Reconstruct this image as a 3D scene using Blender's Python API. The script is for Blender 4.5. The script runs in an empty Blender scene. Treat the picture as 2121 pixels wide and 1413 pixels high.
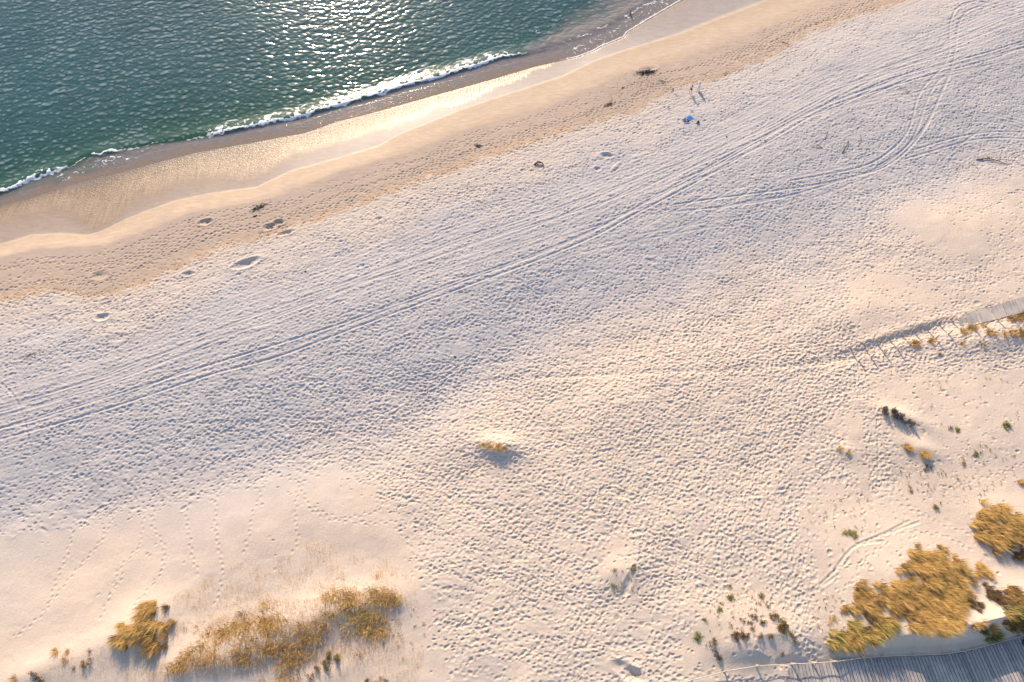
import bpy, math, random
import numpy as np

# ------------------------------------------------------------------ camera, sky, sun
scene = bpy.context.scene
H = 95.0                      # drone height above the sea, metres
TILT = math.radians(26.4)     # camera axis away from straight down
FPX = 1414.0                  # focal length in photo pixels (24 mm on a 36 mm sensor)
cam_d = bpy.data.cameras.new("Camera"); cam = bpy.data.objects.new("Camera", cam_d)
scene.collection.objects.link(cam); scene.camera = cam
cam.location = (0, 0, H); cam.rotation_euler = (TILT, 0, 0)
cam_d.sensor_width = 36.0; cam_d.lens = 24.0; cam_d.clip_start = 0.5; cam_d.clip_end = 20000

SUN_EL = math.radians(24.0); SUN_AZ = math.radians(15.0)     # azimuth west of +Y
world = bpy.data.worlds.new("World"); scene.world = world; world.use_nodes = True
wn = world.node_tree.nodes; wl = world.node_tree.links
sky = wn.new("ShaderNodeTexSky"); sky.sky_type = 'NISHITA'; sky.sun_disc = False
sky.sun_elevation = SUN_EL; sky.sun_rotation = -SUN_AZ; sky.air_density = 1.0; sky.dust_density = 1.0
bg = wn["Background"]; wl.new(sky.outputs[0], bg.inputs[0]); bg.inputs[1].default_value = 0.15
sd = bpy.data.lights.new("Sun", 'SUN'); so = bpy.data.objects.new("Sun", sd); scene.collection.objects.link(so)
sd.energy = 4.6; sd.angle = math.radians(0.5); sd.color = (1.0, 0.80, 0.57)
so.rotation_euler = (math.pi/2 - SUN_EL, 0, math.pi + SUN_AZ)
so.location = (-60, 200, 130)
scene.view_settings.view_transform = 'Standard'; scene.view_settings.look = 'None'
scene.view_settings.gamma = 1.0; scene.view_settings.exposure = 0.46
scene.render.engine = 'CYCLES'
scene.cycles.max_bounces = 6; scene.cycles.diffuse_bounces = 3; scene.cycles.transparent_max_bounces = 6
scene.cycles.use_denoising = True

rng = np.random.default_rng(11); random.seed(5)
ST, CT = math.sin(TILT), math.cos(TILT)

# ------------------------------------------------------------------ from photo pixel to point on the ground
def PZ(px, py, z=0.0):
    px = np.asarray(px, float); py = np.asarray(py, float)
    a = (px-1060.5)/FPX; b = (706.5-py)/FPX
    vx, vy, vz = a, ST+b*CT, -CT+b*ST
    t = (H-z)/(-vz)
    return vx*t, vy*t
def line(pts, z): return np.array([PZ(x, y, z) for x, y in pts], float)

A0 = np.array(PZ(0, 508, .4)); A1 = np.array(PZ(1590, 0, .4))
EU = (A1-A0)/np.linalg.norm(A1-A0); EV = np.array([EU[1], -EU[0]])     # along the shore, landward
def uv(x, y): return (x-A0[0])*EU[0]+(y-A0[1])*EU[1], (x-A0[0])*EV[0]+(y-A0[1])*EV[1]
def curve(pts, z):
    p = line(pts, z); u, v = uv(p[:,0], p[:,1]); o = np.argsort(u)
    return lambda uu, a=u[o], b=v[o]: np.interp(uu, a, b)
cL = curve([(-250,505),(-80,447),(0,425),(83,402),(147,380),(256,354),(320,336),(400,316),(500,298),(633,274),(700,250),(767,234),(860,208),(933,188),(1033,160),(1110,137),(1199,118),(1229,106),(1246,96),(1292,78),(1299,67),(1339,43),(1369,25),(1400,7),(1470,-30),(1600,-80)], 0.0)
cF = curve([(-150,445),(0,402),(33,390),(60,374),(100,360),(150,345),(187,326),(245,316),(320,300),(393,291),(460,278),(540,260),(633,240),(700,221),(767,203),(846,178),(916,160),(983,140),(1033,123),(1083,116),(1133,103),(1250,60),(1400,-20)], 0.0)
cS2 = curve([(-150,500),(0,452),(100,432),(150,440),(195,474),(225,462),(290,408),(370,384),(466,366),(520,370),(560,350),(600,327),(652,304),(700,296),(767,278),(833,254),(887,240),(983,203),(1066,167),(1133,133),(1250,85),(1400,0)], 0.2)
cW = curve([(-150,560),(0,508),(67,488),(133,485),(180,488),(213,478),(260,455),(333,427),(366,416),(433,402),(532,388),(599,356),(700,328),(783,303),(833,276),(900,249),(966,223),(1016,206),(1083,185),(1166,158),(1232,126),(1299,103),(1400,73),(1502,34),(1590,0),(1750,-70)], 0.4)
cD = curve([(-150,580),(0,536),(70,517),(150,513),(220,508),(300,480),(400,440),(480,428),(560,412),(700,358),(833,319),(966,270),(1132,220),(1232,180),(1299,150),(1400,128),(1519,82),(1672,27),(1740,0),(1900,-70)], 0.8)
cE = curve([(-150,660),(0,620),(50,608),(93,600),(133,601),(173,613),(226,610),(259,596),(293,590),(333,568),(366,550),(432,523),(482,503),(549,490),(615,465),(700,437),(767,412),(833,386),(900,363),(946,349),(983,329),(1049,311),(1149,276),(1216,256),(1266,240),(1315,233),(1349,210),(1400,178),(1475,166),(1519,146),(1553,133),(1604,116),(1638,92),(1689,61),(1740,44),(1791,27),(1859,7),(1920,-20),(2050,-80)], 1.7)
cT = curve([(-100,1150),(0,1115),(150,1075),(400,1020),(650,950),(800,900),(900,860),(980,770),(1100,720),(1250,670),(1400,620),(1550,560),(1700,500),(1860,420),(1990,370),(2121,325),(2300,240)], 1.2)

def smooth(a, b, x):
    t = np.clip((x-a)/(b-a), 0, 1); return t*t*(3-2*t)

# value noise fields (periodic tiles, sampled anywhere)
def tile_noise(n, seed):
    return np.random.default_rng(seed).standard_normal((n, n)).astype(np.float32)
_T = [tile_noise(256, s) for s in range(6)]
def vnoise(x, y, scale, k=0):
    t = _T[k % 6]; n = 256
    fx = x/scale+17.3*k; fy = y/scale+5.1*k
    ix = np.floor(fx).astype(int); iy = np.floor(fy).astype(int)
    tx = fx-ix; ty = fy-iy; tx = tx*tx*(3-2*tx); ty = ty*ty*(3-2*ty)
    a = t[iy % n, ix % n]; b = t[iy % n, (ix+1) % n]; c = t[(iy+1) % n, ix % n]; d = t[(iy+1) % n, (ix+1) % n]
    return ((a*(1-tx)+b*tx)*(1-ty)+(c*(1-tx)+d*tx)*ty)*0.75
def fbm(x, y, s, k=0, o=3):
    r = 0
    for i in range(o): r = r+vnoise(x, y, s/2**i, k+i)*0.5**i
    return r

# ------------------------------------------------------------------ large relief of beach and dunes
bumps = []     # (x, y, radius along, radius across, angle, height)
def bump(px, py, ra, rb, ang, h, z=2.2):
    x, y = PZ(px, py, z); bumps.append((float(x), float(y), ra, rb, math.radians(ang), h))
bump(1035, 925, 3.0, 1.6, -10, 1.15)          # mound under the lone grass tuft
bump(1290, 1185, 3.6, 2.2, 20, .55)
bump(1860, 868, 3.4, 1.2, -25, .5); bump(1900, 935, 2.6, 1.2, -25, .4); bump(1748, 937, 1.6, 1.2, -20, .3)
bump(1900, 1230, 11, 7, -20, 1.5); bump(2085, 1095, 6, 4.5, -25, 1.2); bump(1800, 1310, 5, 2.8, 0, .5)
bump(2100, 1250, 5, 3.0, -40, .8)
bump(290, 1300, 4.4, 3.0, 40, 1.1); bump(600, 1310, 13, 3.2, 15, .8); bump(750, 1245, 5.5, 2.2, 10, .6)
bump(430, 1365, 5.5, 2.2, 12, .5); bump(700, 1385, 4, 2, 20, .35)
bump(1560, 1300, 7.5, 2.8, -8, .75); bump(1870, 712, 2.6, 1.0, 15, .4); bump(2060, 700, 7, 2.4, 8, .7)
bump(150, 1370, 6, 2.5, 25, .5); bump(60, 1395, 4, 2, 25, .4)
bump(950, 905, 8, 4, 20, .5); bump(1950, 470, 11, 7, -10, .8); bump(620, 1060, 16, 6, 12, .7)
bump(1800, 640, 8, 4, 10, .4); bump(1980, 900, 12, 6, 0, .5)
bump(1350, 800, 14, 5, 20, .45)
bump(1960, 1315, 9, 2.2, 8, 1.9); bump(2110, 1275, 6, 2.6, 22, 1.1); bump(1900, 1405, 16, 3.8, 6, -1.55); bump(1560, 1340, 5, 1.8, 4, .7)
bump(1630, 1405, 2.2, 2.2, 0, .35); bump(1870, 702, 9.5, 1.25, 17, -.42); bump(1862, 687, 9.5, .7, 17, .22)

_d = np.linspace(-60, 120, 1801)
_sl = .088*smooth(-6, 9, _d)*(1-.62*smooth(11, 26, _d))-.036*(1-smooth(-8, 5, _d))*smooth(-36, -16, _d)-.045*np.exp(-((_d+8)/5.0)**2)
_sl[_d > 60] = 0
_dz = np.cumsum(_sl)*(_d[1]-_d[0]); _dz += 1.12-np.interp(0, _d, _dz)
def base(x, y):
    x = np.asarray(x, float); y = np.asarray(y, float)
    u, v = uv(x, y)
    L, W, D, E, T = cL(u), cW(u), cD(u), cE(u), cT(u)
    C = E+8.0
    xp = [-1, 0, 1, 2, 3, 4, 5, 6]
    z = np.where(v < L, np.maximum(-.085*(L-v), -2.2-.004*(L-v)), 0)
    def seg(z, a, b, za, zb):
        m = (v >= a) & (v < b); t = (v-a)/np.maximum(b-a, 1e-3)
        return np.where(m, za+(zb-za)*t, z)
    z = seg(z, L, W, 0.0, .42); z = seg(z, W, D, .42, .95); z = seg(z, D, E, .95, 1.55)
    z = seg(z, E, C, 1.55, 1.98)
    zc_ = np.interp(C-T, _d, _dz); zq_ = np.interp(v-T, _d, _dz)
    z = np.where(v >= C, zq_+(1.98-zc_)*(1-smooth(0, 12, v-C)), z)
    d = v-T
    for bx, by, ra, rb, an, h in bumps:
        dx = x-bx; dy = y-by; c, s = math.cos(an), math.sin(an)
        q = ((dx*c+dy*s)/ra)**2+((-dx*s+dy*c)/rb)**2
        z = z+h*np.exp(-q)
    amp = smooth(0, 8, v-E)
    z = z+amp*(.09*fbm(x, y, 9, 1, 2)+.03*vnoise(x, y, 2.3, 4))+smooth(0, 6, d)*.04*fbm(x, y, 5, 2, 2)
    return z
def G(px, py, extra=0.0):
    z = 1.5
    for _ in range(6):
        x, y = PZ(px, py, z+extra); z = base(x, y)
    return float(x), float(y), float(z)
def Gl(pts): return np.array([G(a, b)[:2] for a, b in pts])

# ------------------------------------------------------------------ fan-shaped grid: fine near, coarse to the horizon
def hw(y): return 72+.335*np.clip(y, -8, 135)
def ygrid(y0, y1, d0, d1):
    out = [y0]
    while out[-1] < y1: out.append(out[-1]+d0+(d1-d0)*np.clip(out[-1]/130, 0, 1))
    return np.array(out)
far = np.array([.02,.05,.1,.2,.4,.8,1.6,4,10,30,80])
ys = ygrid(-6, 131, .092, .145)
Y = np.concatenate([(-6-far*40)[::-1], ys, ys[-1]+far*40])
NS = 1380
S = np.concatenate([(-1-far)[::-1], np.linspace(-1, 1, NS), 1+far])
OY, OX = len(far), len(far)
X2 = hw(Y)[:, None]*S[None, :]; Y2 = np.repeat(Y[:, None], len(S), 1)
U2, V2 = uv(X2, Y2)
Z2 = base(X2, Y2)
EDGE = cE(U2)+.45*fbm(X2, Y2, .9, 3, 3)
TT = cT(U2)

def gi(x, y):       # nearest grid indices
    i = np.searchsorted(Y, y); i = np.clip(i, 1, len(Y)-1)
    s = x/hw(y); j = OX+(s+1)/2*(NS-1)
    return i, np.clip(np.rint(j).astype(int), 4, len(S)-5)
R = 5
oi, oj = np.meshgrid(np.arange(-R, R+1), np.arange(-R, R+1), indexing='ij')
oi = oi.ravel(); oj = oj.ravel()
def pu0(px, py): return float(uv(*PZ(px, py, 1.5))[0])
PR = np.zeros_like(Z2)       # footprints
def stamp(x, y, a, b, ang, depth):
    x, y, a, b, ang, depth = [np.broadcast_to(np.asarray(q, float), np.shape(x)).ravel() for q in (x, y, a, b, ang, depth)]
    ok = (np.abs(x) < hw(y)-1) & (y > -5) & (y < 128)
    x, y, a, b, ang, depth = [q[ok] for q in (x, y, a, b, ang, depth)]
    i, j = gi(x, y)
    I = np.clip(i[:, None]+oi, 0, len(Y)-1); J = j[:, None]+oj
    dx = X2[I, J]-x[:, None]; dy = Y2[I, J]-y[:, None]
    c = np.cos(ang)[:, None]; s = np.sin(ang)[:, None]
    p = (dx*c+dy*s)/a[:, None]; q = (-dx*s+dy*c)/b[:, None]
    r2 = p*p+q*q
    k = -(np.exp(-r2**1.5))+.22*np.exp(-((np.sqrt(r2)-1.5)/.35)**2)*(1+.5*np.clip(-p, -1, 1))
    np.add.at(PR, (I, J), k*depth[:, None])

# areas with few or no prints
def poly(pts): return Gl(pts)
def inside(x, y, P):
    r = np.zeros(np.shape(x), bool); n = len(P)
    for k in range(n):
        x1, y1 = P[k]; x2, y2 = P[(k+1) % n]
        c = ((y1 > y) != (y2 > y)) & (x < (x2-x1)*(y-y1)/(y2-y1+1e-12)+x1)
        r ^= c
    return r
CLEAR = [(poly([(-200,1190),(0,1125),(150,1092),(400,1036),(560,1004),(640,985),(700,975),(780,1003),(815,1040),(820,1090),(850,1150),(885,1220),(900,1290),(925,1413),(920,1500),(-200,1500)]), .02),
 (poly([(1825,444),(1927,415),(1961,451),(2029,478),(2066,509),(2029,543),(1978,536),(1910,495),(1849,461)]), .0),
 (poly([(1930,390),(2130,330),(2130,600),(2040,600),(2066,509),(1961,451)]), .35),
 (poly([(1755,590),(1808,560),(1910,577),(1978,604),(1978,635),(1876,665),(1808,700),(1767,712)]), .12),
 (poly([(1980,610),(2140,560),(2140,600),(2000,650)]), .3),
 (poly([(1725,840),(1790,835),(1800,900),(1810,990),(1790,1010),(1750,960),(1720,900)]), .07),
 (poly([(1790,775),(2140,765),(2140,1400),(1690,1400),(1675,1250),(1660,1060),(1690,1000),(1790,985),(1850,1060),(1860,960)]), .10),
 (poly([(1235,1135),(1290,1110),(1310,1150),(1330,1200),(1290,1260),(1250,1230)]), .1),
 (poly([(1395,1400),(1420,1310),(1490,1220),(1560,1200),(1640,1260),(1660,1330),(1640,1420)]), .1),
 (poly([(-100,960),(70,925),(150,945),(60,990),(-100,1000)]), .35),
 (poly([(100,1075),(190,950),(330,930),(380,985),(200,1020)]), .75),
]
def dens(x, y):
    u, v = uv(x, y)
    w = np.where(v > cE(u)+.2*vnoise(x, y, 1.5, 2), 1.0, 0.0)
    jx = x+.9*vnoise(x, y, 1.8, 3)+rng.normal(0, .75, np.shape(x)); jy = y+.9*vnoise(x, y, 1.8, 5)+rng.normal(0, .75, np.shape(x))
    for P, k in CLEAR: w = np.where(inside(jx, jy, P), np.minimum(w, k), w)
    return w
GATE = np.array(G(1775, 742)[:2]); OUT = np.array(G(1665, 1385)[:2])
AU = math.atan2(EU[1], EU[0])
def walk(n, region, heading, steps, size, depth, step=.72, wander=.12):
    xs, ys_, aa = [], [], []
    x, y = region(n); h = heading(x, y)
    foot = rng.choice([-1., 1.], n)
    for k in range(steps):
        h = h+rng.normal(0, wander, n)*.4
        x = x+np.cos(h)*step; y = y+np.sin(h)*step; foot = -foot
        xs.append(x-np.sin(h)*.14*foot+rng.normal(0, .05, n)); ys_.append(y+np.cos(h)*.14*foot+rng.normal(0, .05, n)); aa.append(h.copy())
    x = np.concatenate(xs); y = np.concatenate(ys_); a = np.concatenate(aa)
    keep = rng.random(len(x)) < dens(x, y)
    x, y, a = x[keep], y[keep], a[keep]
    m = len(x); sz = size*np.exp(rng.normal(0, .22, m))
    stamp(x, y, sz, sz*rng.uniform(.5, .8, m), a, depth*np.exp(rng.normal(-.05, .45, m)))
    return m
def px_region(x0, y0, x1, y1):
    def f(n):
        a = rng.uniform(x0, x1, n); b = rng.uniform(y0, y1, n); return PZ(a, b, 1.6)
    return f
def head_shore(spread):
    return lambda x, y: AU+rng.normal(0, spread, len(x))+np.pi*rng.integers(0, 2, len(x))
def head_to(p, spread):
    return lambda x, y: np.arctan2(p[1]-y, p[0]-x)+rng.normal(0, spread, len(x))+np.pi*rng.integers(0, 2, len(x))
def head_any(): return lambda x, y: rng.uniform(0, 2*np.pi, len(x))
cnt = 0
cnt += walk(2300, px_region(-150, -20, 2300, 1000), head_shore(.20), 34, .20, .066)
cnt += walk(1300, px_region(0, -20, 2300, 480), head_shore(.6), 20, .20, .06)
cnt += walk(900, px_region(-100, 0, 2250, 900), head_any(), 12, .20, .045)
cnt += walk(230, px_region(-100, 560, 1200, 1080), head_shore(.22), 28, .22, .066)
cnt += walk(300, px_region(750, 560, 2100, 1413), head_to(GATE, .12), 30, .22, .082)
cnt += walk(270, px_region(850, 760, 1800, 1413), head_to(OUT, .16), 30, .22, .082)
cnt += walk(200, px_region(850, 760, 1760, 1413), head_any(), 8, .21, .075)
cnt += walk(60, px_region(1500, 700, 1800, 760), head_to(GATE, .05), 30, .22, .07)
cnt += walk(120, px_region(1650, 700, 2150, 1250), head_shore(.5), 18, .22, .06)
print("prints", cnt)

def trail(pts, size=.24, depth=.072, step=.68, side=.14, jit=.04, keep=1.0):
    P = Gl(pts); d = np.r_[0, np.cumsum(np.hypot(*np.diff(P, axis=0).T))]
    t = np.arange(0, d[-1], step); x = np.interp(t, d, P[:, 0]); y = np.interp(t, d, P[:, 1])
    a = np.arctan2(np.gradient(y), np.gradient(x)) if len(t) > 2 else np.zeros(len(t))
    f = np.where(np.arange(len(t)) % 2 == 0, 1, -1)*side
    x = x-np.sin(a)*f+rng.normal(0, jit, len(t)); y = y+np.cos(a)*f+rng.normal(0, jit, len(t))
    k = rng.random(len(t)) < keep
    stamp(x[k], y[k], size, size*.62, a[k], depth*rng.uniform(.7, 1.2, k.sum()))
for pts in [[(448,1030),(447,1080),(450,1120),(462,1180),(455,1230),(440,1260)],[(385,1040),(390,1100),(400,1160),(412,1190)],
 [(320,1040),(315,1090),(340,1130),(338,1180),(300,1230),(270,1260)],[(150,1085),(148,1120),(130,1170),(115,1210),(95,1270)],
 [(560,975),(620,1000),(640,1050),(700,1075),(760,1085),(830,1080),(870,1095)],[(640,1055),(690,1080),(780,1060),(800,1040),(780,1000)],
 [(830,1100),(860,1150),(890,1190),(930,1240)],[(545,1010),(525,1060),(515,1110),(505,1150)],[(620,990),(612,1060),(617,1120),(605,1150)],
 [(30,1320),(80,1280),(150,1190),(210,1120),(240,1060)],[(230,1230),(245,1180),(290,1130),(300,1060)],[(210,1280),(225,1240),(255,1190)],
 [(1730,900),(1760,925),(1800,945),(1850,960)],[(1790,880),(1797,920),(1800,960)],[(1790,600),(1880,625),(1950,650)],
 [(1800,650),(1870,640),(1960,650),(2020,630)],[(1900,580),(1990,570),(2040,560),(2070,520),(2121,510)],
 [(1780,1130),(1830,1110),(1880,1100),(1960,1110),(2010,1140)],[(1720,1180),(1780,1170),(1840,1120)],[(1740,1230),(1770,1200),(1800,1140)],
 [(1860,1040),(1900,1060),(1960,1090),(2030,1110)],[(1850,1000),(1890,1050),(1940,1080)],[(1960,1010),(2040,990),(2121,960)],
 [(1900,740),(1980,750),(2060,745),(2121,740)],[(1900,750),(1980,758),(2060,752),(2121,748)],[(1860,735),(1930,745),(2020,735),(2121,725)],
 [(1780,735),(1850,705),(1920,690),(1990,665)],[(1785,742),(1850,712),(1920,696),(1985,672)],[(1780,730),(1850,700),(1910,684),(1985,660)],
 [(1785,738),(1860,704),(1920,687),(1988,668)],[(880,1300),(910,1290),(960,1320),(1000,1330)]]:
    trail(pts)
for k in range(7):
    o = rng.normal(0, 5, 2)
    trail([(1770,742+o[0]*.3),(1650,756+o[0]*.5),(1480,766+o[0]),(1250,776+o[1]),(1100,782+o[1]*1.4),(940,778+o[1]*2),(760,800+o[0]*4)], .24, .085, .7, .13, .06, .8)
# firm damp sand: small flat prints in lines along the water
for k in range(13):
    o = rng.uniform(.05, .95); xs = np.linspace(-20, 1850, 60)
    uu, _ = uv(*PZ(xs, np.interp(xs, [0, 1850], [560, -10]), 1.1))
    vv = cD(uu)*(1-o)+cE(uu)*o+.5*np.sin(uu/9+k)
    Pw = A0+uu[:, None]*EU+vv[:, None]*EV
    d = np.r_[0, np.cumsum(np.hypot(*np.diff(Pw, axis=0).T))]; t = np.arange(0, d[-1], .72)
    x = np.interp(t, d, Pw[:, 0]); y = np.interp(t, d, Pw[:, 1]); f = np.where(np.arange(len(t)) % 2 == 0, .13, -.13)
    x = x-EU[1]*f; y = y+EU[0]*f; kk = rng.random(len(t)) < smooth(-.3, .5, vnoise(t, t*0+k*7, 14, k))
    stamp(x[kk]+rng.normal(0, .05, kk.sum()), y[kk]+rng.normal(0, .05, kk.sum()), .25, .165, AU, .10)
n = 1500; xs = rng.uniform(0, 1850, n); uu, _ = uv(*PZ(xs, np.interp(xs, [0, 1850], [560, -10]), 1.1)); o = rng.random(n)**.5
vv = cD(uu)*(1-o)+cE(uu)*o; Pw = A0+uu[:, None]*EU+vv[:, None]*EV
stamp(Pw[:, 0], Pw[:, 1], .22, .15, AU+rng.normal(0, .5, n), .07)
# compaction of overlapping prints
PR = np.where(PR < 0, -.13*np.tanh(-PR/.13), .06*np.tanh(PR/.06))

# ------------------------------------------------------------------ vehicle ruts
def zz(ox, oy, k, pts): return [(ox+a/k, oy+b/k) for a, b in pts]
z3 = lambda p: zz(1400, 0, 2.942, p)
z5 = lambda p: zz(700, 400, 3.006, p)
z4 = lambda p: zz(0, 400, 3.006, p)
ruts = []
ruts.append(([(-120,885),(0,847),(123,807),(206,786),(299,749),(383,713),(466,676),(566,640),(700,590),(833,541),(933,500),(999,478),(1066,460),(1133,438),(1232,403),(1400,342)]+z3([(300,890),(600,760),(800,650),(1000,540),(1300,400),(1600,290),(1900,150),(2121,70),(2300,0)]), 1.0))
ruts.append(([(-120,902),(0,864),(133,821),(266,779),(366,739),(466,699),(566,659),(700,607),(757,584),(866,545),(1033,487),(1166,447),(1282,408),(1400,360)]+z3([(300,935),(600,805),(800,697),(1000,585),(1300,440),(1600,330),(1900,195),(2121,110),(2300,40)]), 1.0))
ruts.append(([(-120,915),(0,887),(77,870),(200,829),(299,799),(432,756),(532,726),(700,673),(866,613),(999,563),(1099,530),(1199,490),(1282,450),(1365,402)]+z3([(100,1070),(300,960),(500,850),(700,740),(850,660),(1050,590),(1300,480),(1600,400),(1900,320),(2121,250),(2300,200)]), 1.25))
ruts.append(([(-120,940),(0,910),(146,870),(299,822),(432,776),(566,743),(700,692),(866,630),(999,580),(1116,538),(1232,490),(1315,443),(1400,400)]+z3([(300,1010),(600,840),(800,720),(950,640),(1300,530),(1650,430),(1900,370),(2121,290),(2300,240)]), 1.25))
ruts.append((z5([(100,560),(350,510),(580,440),(850,370),(1100,310),(1400,240),(1700,150),(1900,90)]), .6))
ruts.append((z5([(60,640),(300,570),(600,490),(900,420),(1150,340),(1400,275),(1650,190)]), .6))
ruts.append((z5([(1380,410),(1550,360),(1850,300),(2104,250),(2400,200)]), .7))
ruts.append((z5([(1500,340),(1700,300),(1950,240),(2200,200)])+z3([(300,1250),(700,1190)]), .6))
ruts.append((z3([(0,1245),(200,1215),(400,1190),(700,1150),(900,1120),(1150,1060),(1290,1000),(1400,900),(1500,800),(1570,680),(1615,560),(1680,430),(1708,300),(1715,200),(1730,110),(1790,45),(1850,28),(2000,60),(2121,85),(2300,120)]), 1.25))
ruts.append((z3([(0,1290),(200,1270),(500,1235),(750,1180),(1000,1100),(1250,1035),(1350,975),(1440,890),(1530,770),(1590,640),(1640,520),(1700,400)]), 1.1))
ruts.append((z3([(700,1100),(1000,1050),(1200,1000),(1350,890),(1430,790),(1450,680),(1480,560),(1550,480),(1650,400),(1672,300),(1668,170),(1690,60),(1750,8),(1850,2),(2000,40),(2121,52)]), 1.25))
ruts.append((z3([(1230,1010),(1380,930),(1460,830),(1500,700),(1540,580),(1600,480),(1680,430)]), 1.0))
ruts.append((z3([(200,1200),(400,1140),(700,1080),(900,1045),(1100,1000)]), .6))
ruts.append((z3([(80,1375),(400,1320),(700,1250),(950,1170),(1200,1070)]), .6))
ruts.append((z3([(1400,970),(1600,910),(1800,850),(1950,838),(2121,845),(2300,860)]), 1.05))
ruts.append((z3([(1450,915),(1650,850),(1850,805),(2121,803),(2300,815)]), 1.05))
ruts.append((z3([(1800,742),(1950,738),(2121,785)]), .7)); ruts.append((z3([(1870,690),(2000,715),(2121,745)]), .6)); ruts.append((z3([(1500,1100),(1700,900),(1850,800),(1950,720)]), .35))
ruts.append((z3([(850,690),(1100,620),(1250,590),(1450,570)]), .6)); ruts.append((z3([(900,690),(1100,640),(1300,600),(1470,590)]), .5))
ruts.append((z3([(1050,580),(1400,470),(1700,400),(2000,320),(2121,290)]), .6)); ruts.append((z3([(1600,450),(1900,400),(2121,340),(2300,300)]), .7))
ruts.append((z3([(700,740),(900,690),(1150,610),(1500,520)]), .5))
ruts.append((z4([(1000,860),(1300,760),(1600,700),(2104,560)]), .35)); ruts.append((z4([(1100,820),(1400,700),(1700,640),(2104,520)]), .35))
ruts.append((z4([(0,1320),(200,1280),(500,1190),(900,1030)]), .5)); ruts.append((z4([(0,1200),(300,1180),(600,1120)]), .3))
ruts.append((z5([(0,720),(300,630),(600,560),(900,500)]), .3))
RD = np.full_like(Z2, 9.0); RK = np.zeros_like(Z2)
def raster(P, dist, reach, val=None, kmap=None):
    d = np.r_[0, np.cumsum(np.hypot(*np.diff(P, axis=0).T))]
    t = np.arange(0, d[-1], .09); x = np.interp(t, d, P[:, 0]); y = np.interp(t, d, P[:, 1])
    ok = (np.abs(x) < hw(y)-1) & (y > -5) & (y < 129); x = x[ok]; y = y[ok]
    if not len(x): return
    i, j = gi(x, y); r = reach
    a, b = np.meshgrid(np.arange(-r, r+1), np.arange(-r, r+1), indexing='ij'); a = a.ravel(); b = b.ravel()
    I = np.clip(i[:, None]+a, 0, len(Y)-1); J = np.clip(j[:, None]+b, 0, len(S)-1)
    D = np.hypot(X2[I, J]-x[:, None], Y2[I, J]-y[:, None])
    if kmap is not None: kmap_up = D < dist[I, J]; 
    np.minimum.at(dist, (I, J), D)
    if kmap is not None: np.maximum.at(kmap, (I, J), np.where(D < .55, val, 0))
def smoothline(P, n=6):
    d = np.r_[0, np.cumsum(np.hypot(*np.diff(P, axis=0).T))]; t = np.linspace(0, d[-1], max(8, int(d[-1]/1.2)))
    Q = np.stack([np.interp(t, d, P[:, 0]), np.interp(t, d, P[:, 1])], 1)
    for _ in range(n): Q[1:-1] = (Q[:-2]+2*Q[1:-1]+Q[2:])/4
    return Q
_A = Gl(ruts[0][0]); _B = Gl(ruts[3][0])
def offs(P, o):
    d = np.gradient(P, axis=0); d /= np.linalg.norm(d, axis=1)[:, None]; return P+np.stack([-d[:, 1], d[:, 0]], 1)*o
for P_, o_, k_ in [(_A, 1.1, .5), (_A, 1.9, .5), (_A, 12, .4), (_A, 13.5, .4), (_A, 4.1, .5), (_B, .9, .5), (_B, 6.0, .6), (_B, 7.1, .45), (_B, 8.3, .45), (_B, 4.6, .5), (_A, 10.0, .35), (_A, 2.6, .6), (_A, 3.3, .3), (_A, 5.0, .35), (_A, 6.6, .3), (_A, -.6, .4), (_A, -3.1, .45), (_A, -4.2, .35), (_B, 2.9, .4), (_B, 3.6, .4), (_B, -1.2, .4), (_B, -2.8, .45), (_B, -4.5, .35), (_B, -6.4, .3), (_B, -8.0, .25), (_A, 8.5, .25)]:
    raster(smoothline(offs(smoothline(P_), o_)), RD, 6, k_, RK)
for pts, k in ruts: raster(smoothline(Gl(pts)), RD, 6, k, RK)
PR *= 1-.85*np.exp(-(RD/.26)**4)*np.clip(RK*1.1-.1, 0, 1)
brk = (.80+.20*smooth(-1.0, .3, vnoise(U2, V2, 3.0, 1)))*(.8+.35*smooth(-.6, .6, vnoise(U2, V2, .5, 5)))
rut = (-.078*np.exp(-(RD/.15)**2)+.036*np.exp(-((RD-.34)/.11)**2))*np.maximum(RK, 0)**1.25*brk
# narrow hand-cart trail near the boardwalk, and a thin crawl line on the far left
RD3 = np.full_like(Z2, 9.0)
for pts in [zz(1700,1020,4.04,[(0,770),(60,720),(130,650),(170,570),(220,490),(290,430),(400,400),(530,350),(640,290),(740,240)]),
            zz(1700,1020,4.04,[(20,778),(100,720),(150,690)]), zz(1700,1020,4.04,[(300,430),(420,420),(530,408)]), zz(1700,1020,4.04,[(540,345),(680,300),(820,250)]),
            z4([(0,1180),(60,1220),(110,1290),(130,1360),(160,1440)])+[(62,925),(68,950)],
            [(1818,905),(1820,940),(1819,968)], [(1725,660),(1722,680)]]:
    raster(smoothline(Gl(pts), 2), RD3, 4)
RD4 = np.full_like(Z2, 9.0)
raster(smoothline(Gl([(1775,742),(1650,756),(1480,766),(1250,776),(1100,783),(980,790),(880,800)]), 4), RD4, 7)
rut4 = -.07*np.exp(-(RD4/.42)**2)*smooth(pu0(860,800), pu0(1100,783), U2)
rut3 = rut4-.07*np.exp(-(RD3/.15)**2)+.03*np.exp(-((RD3-.3)/.1)**2)
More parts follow.
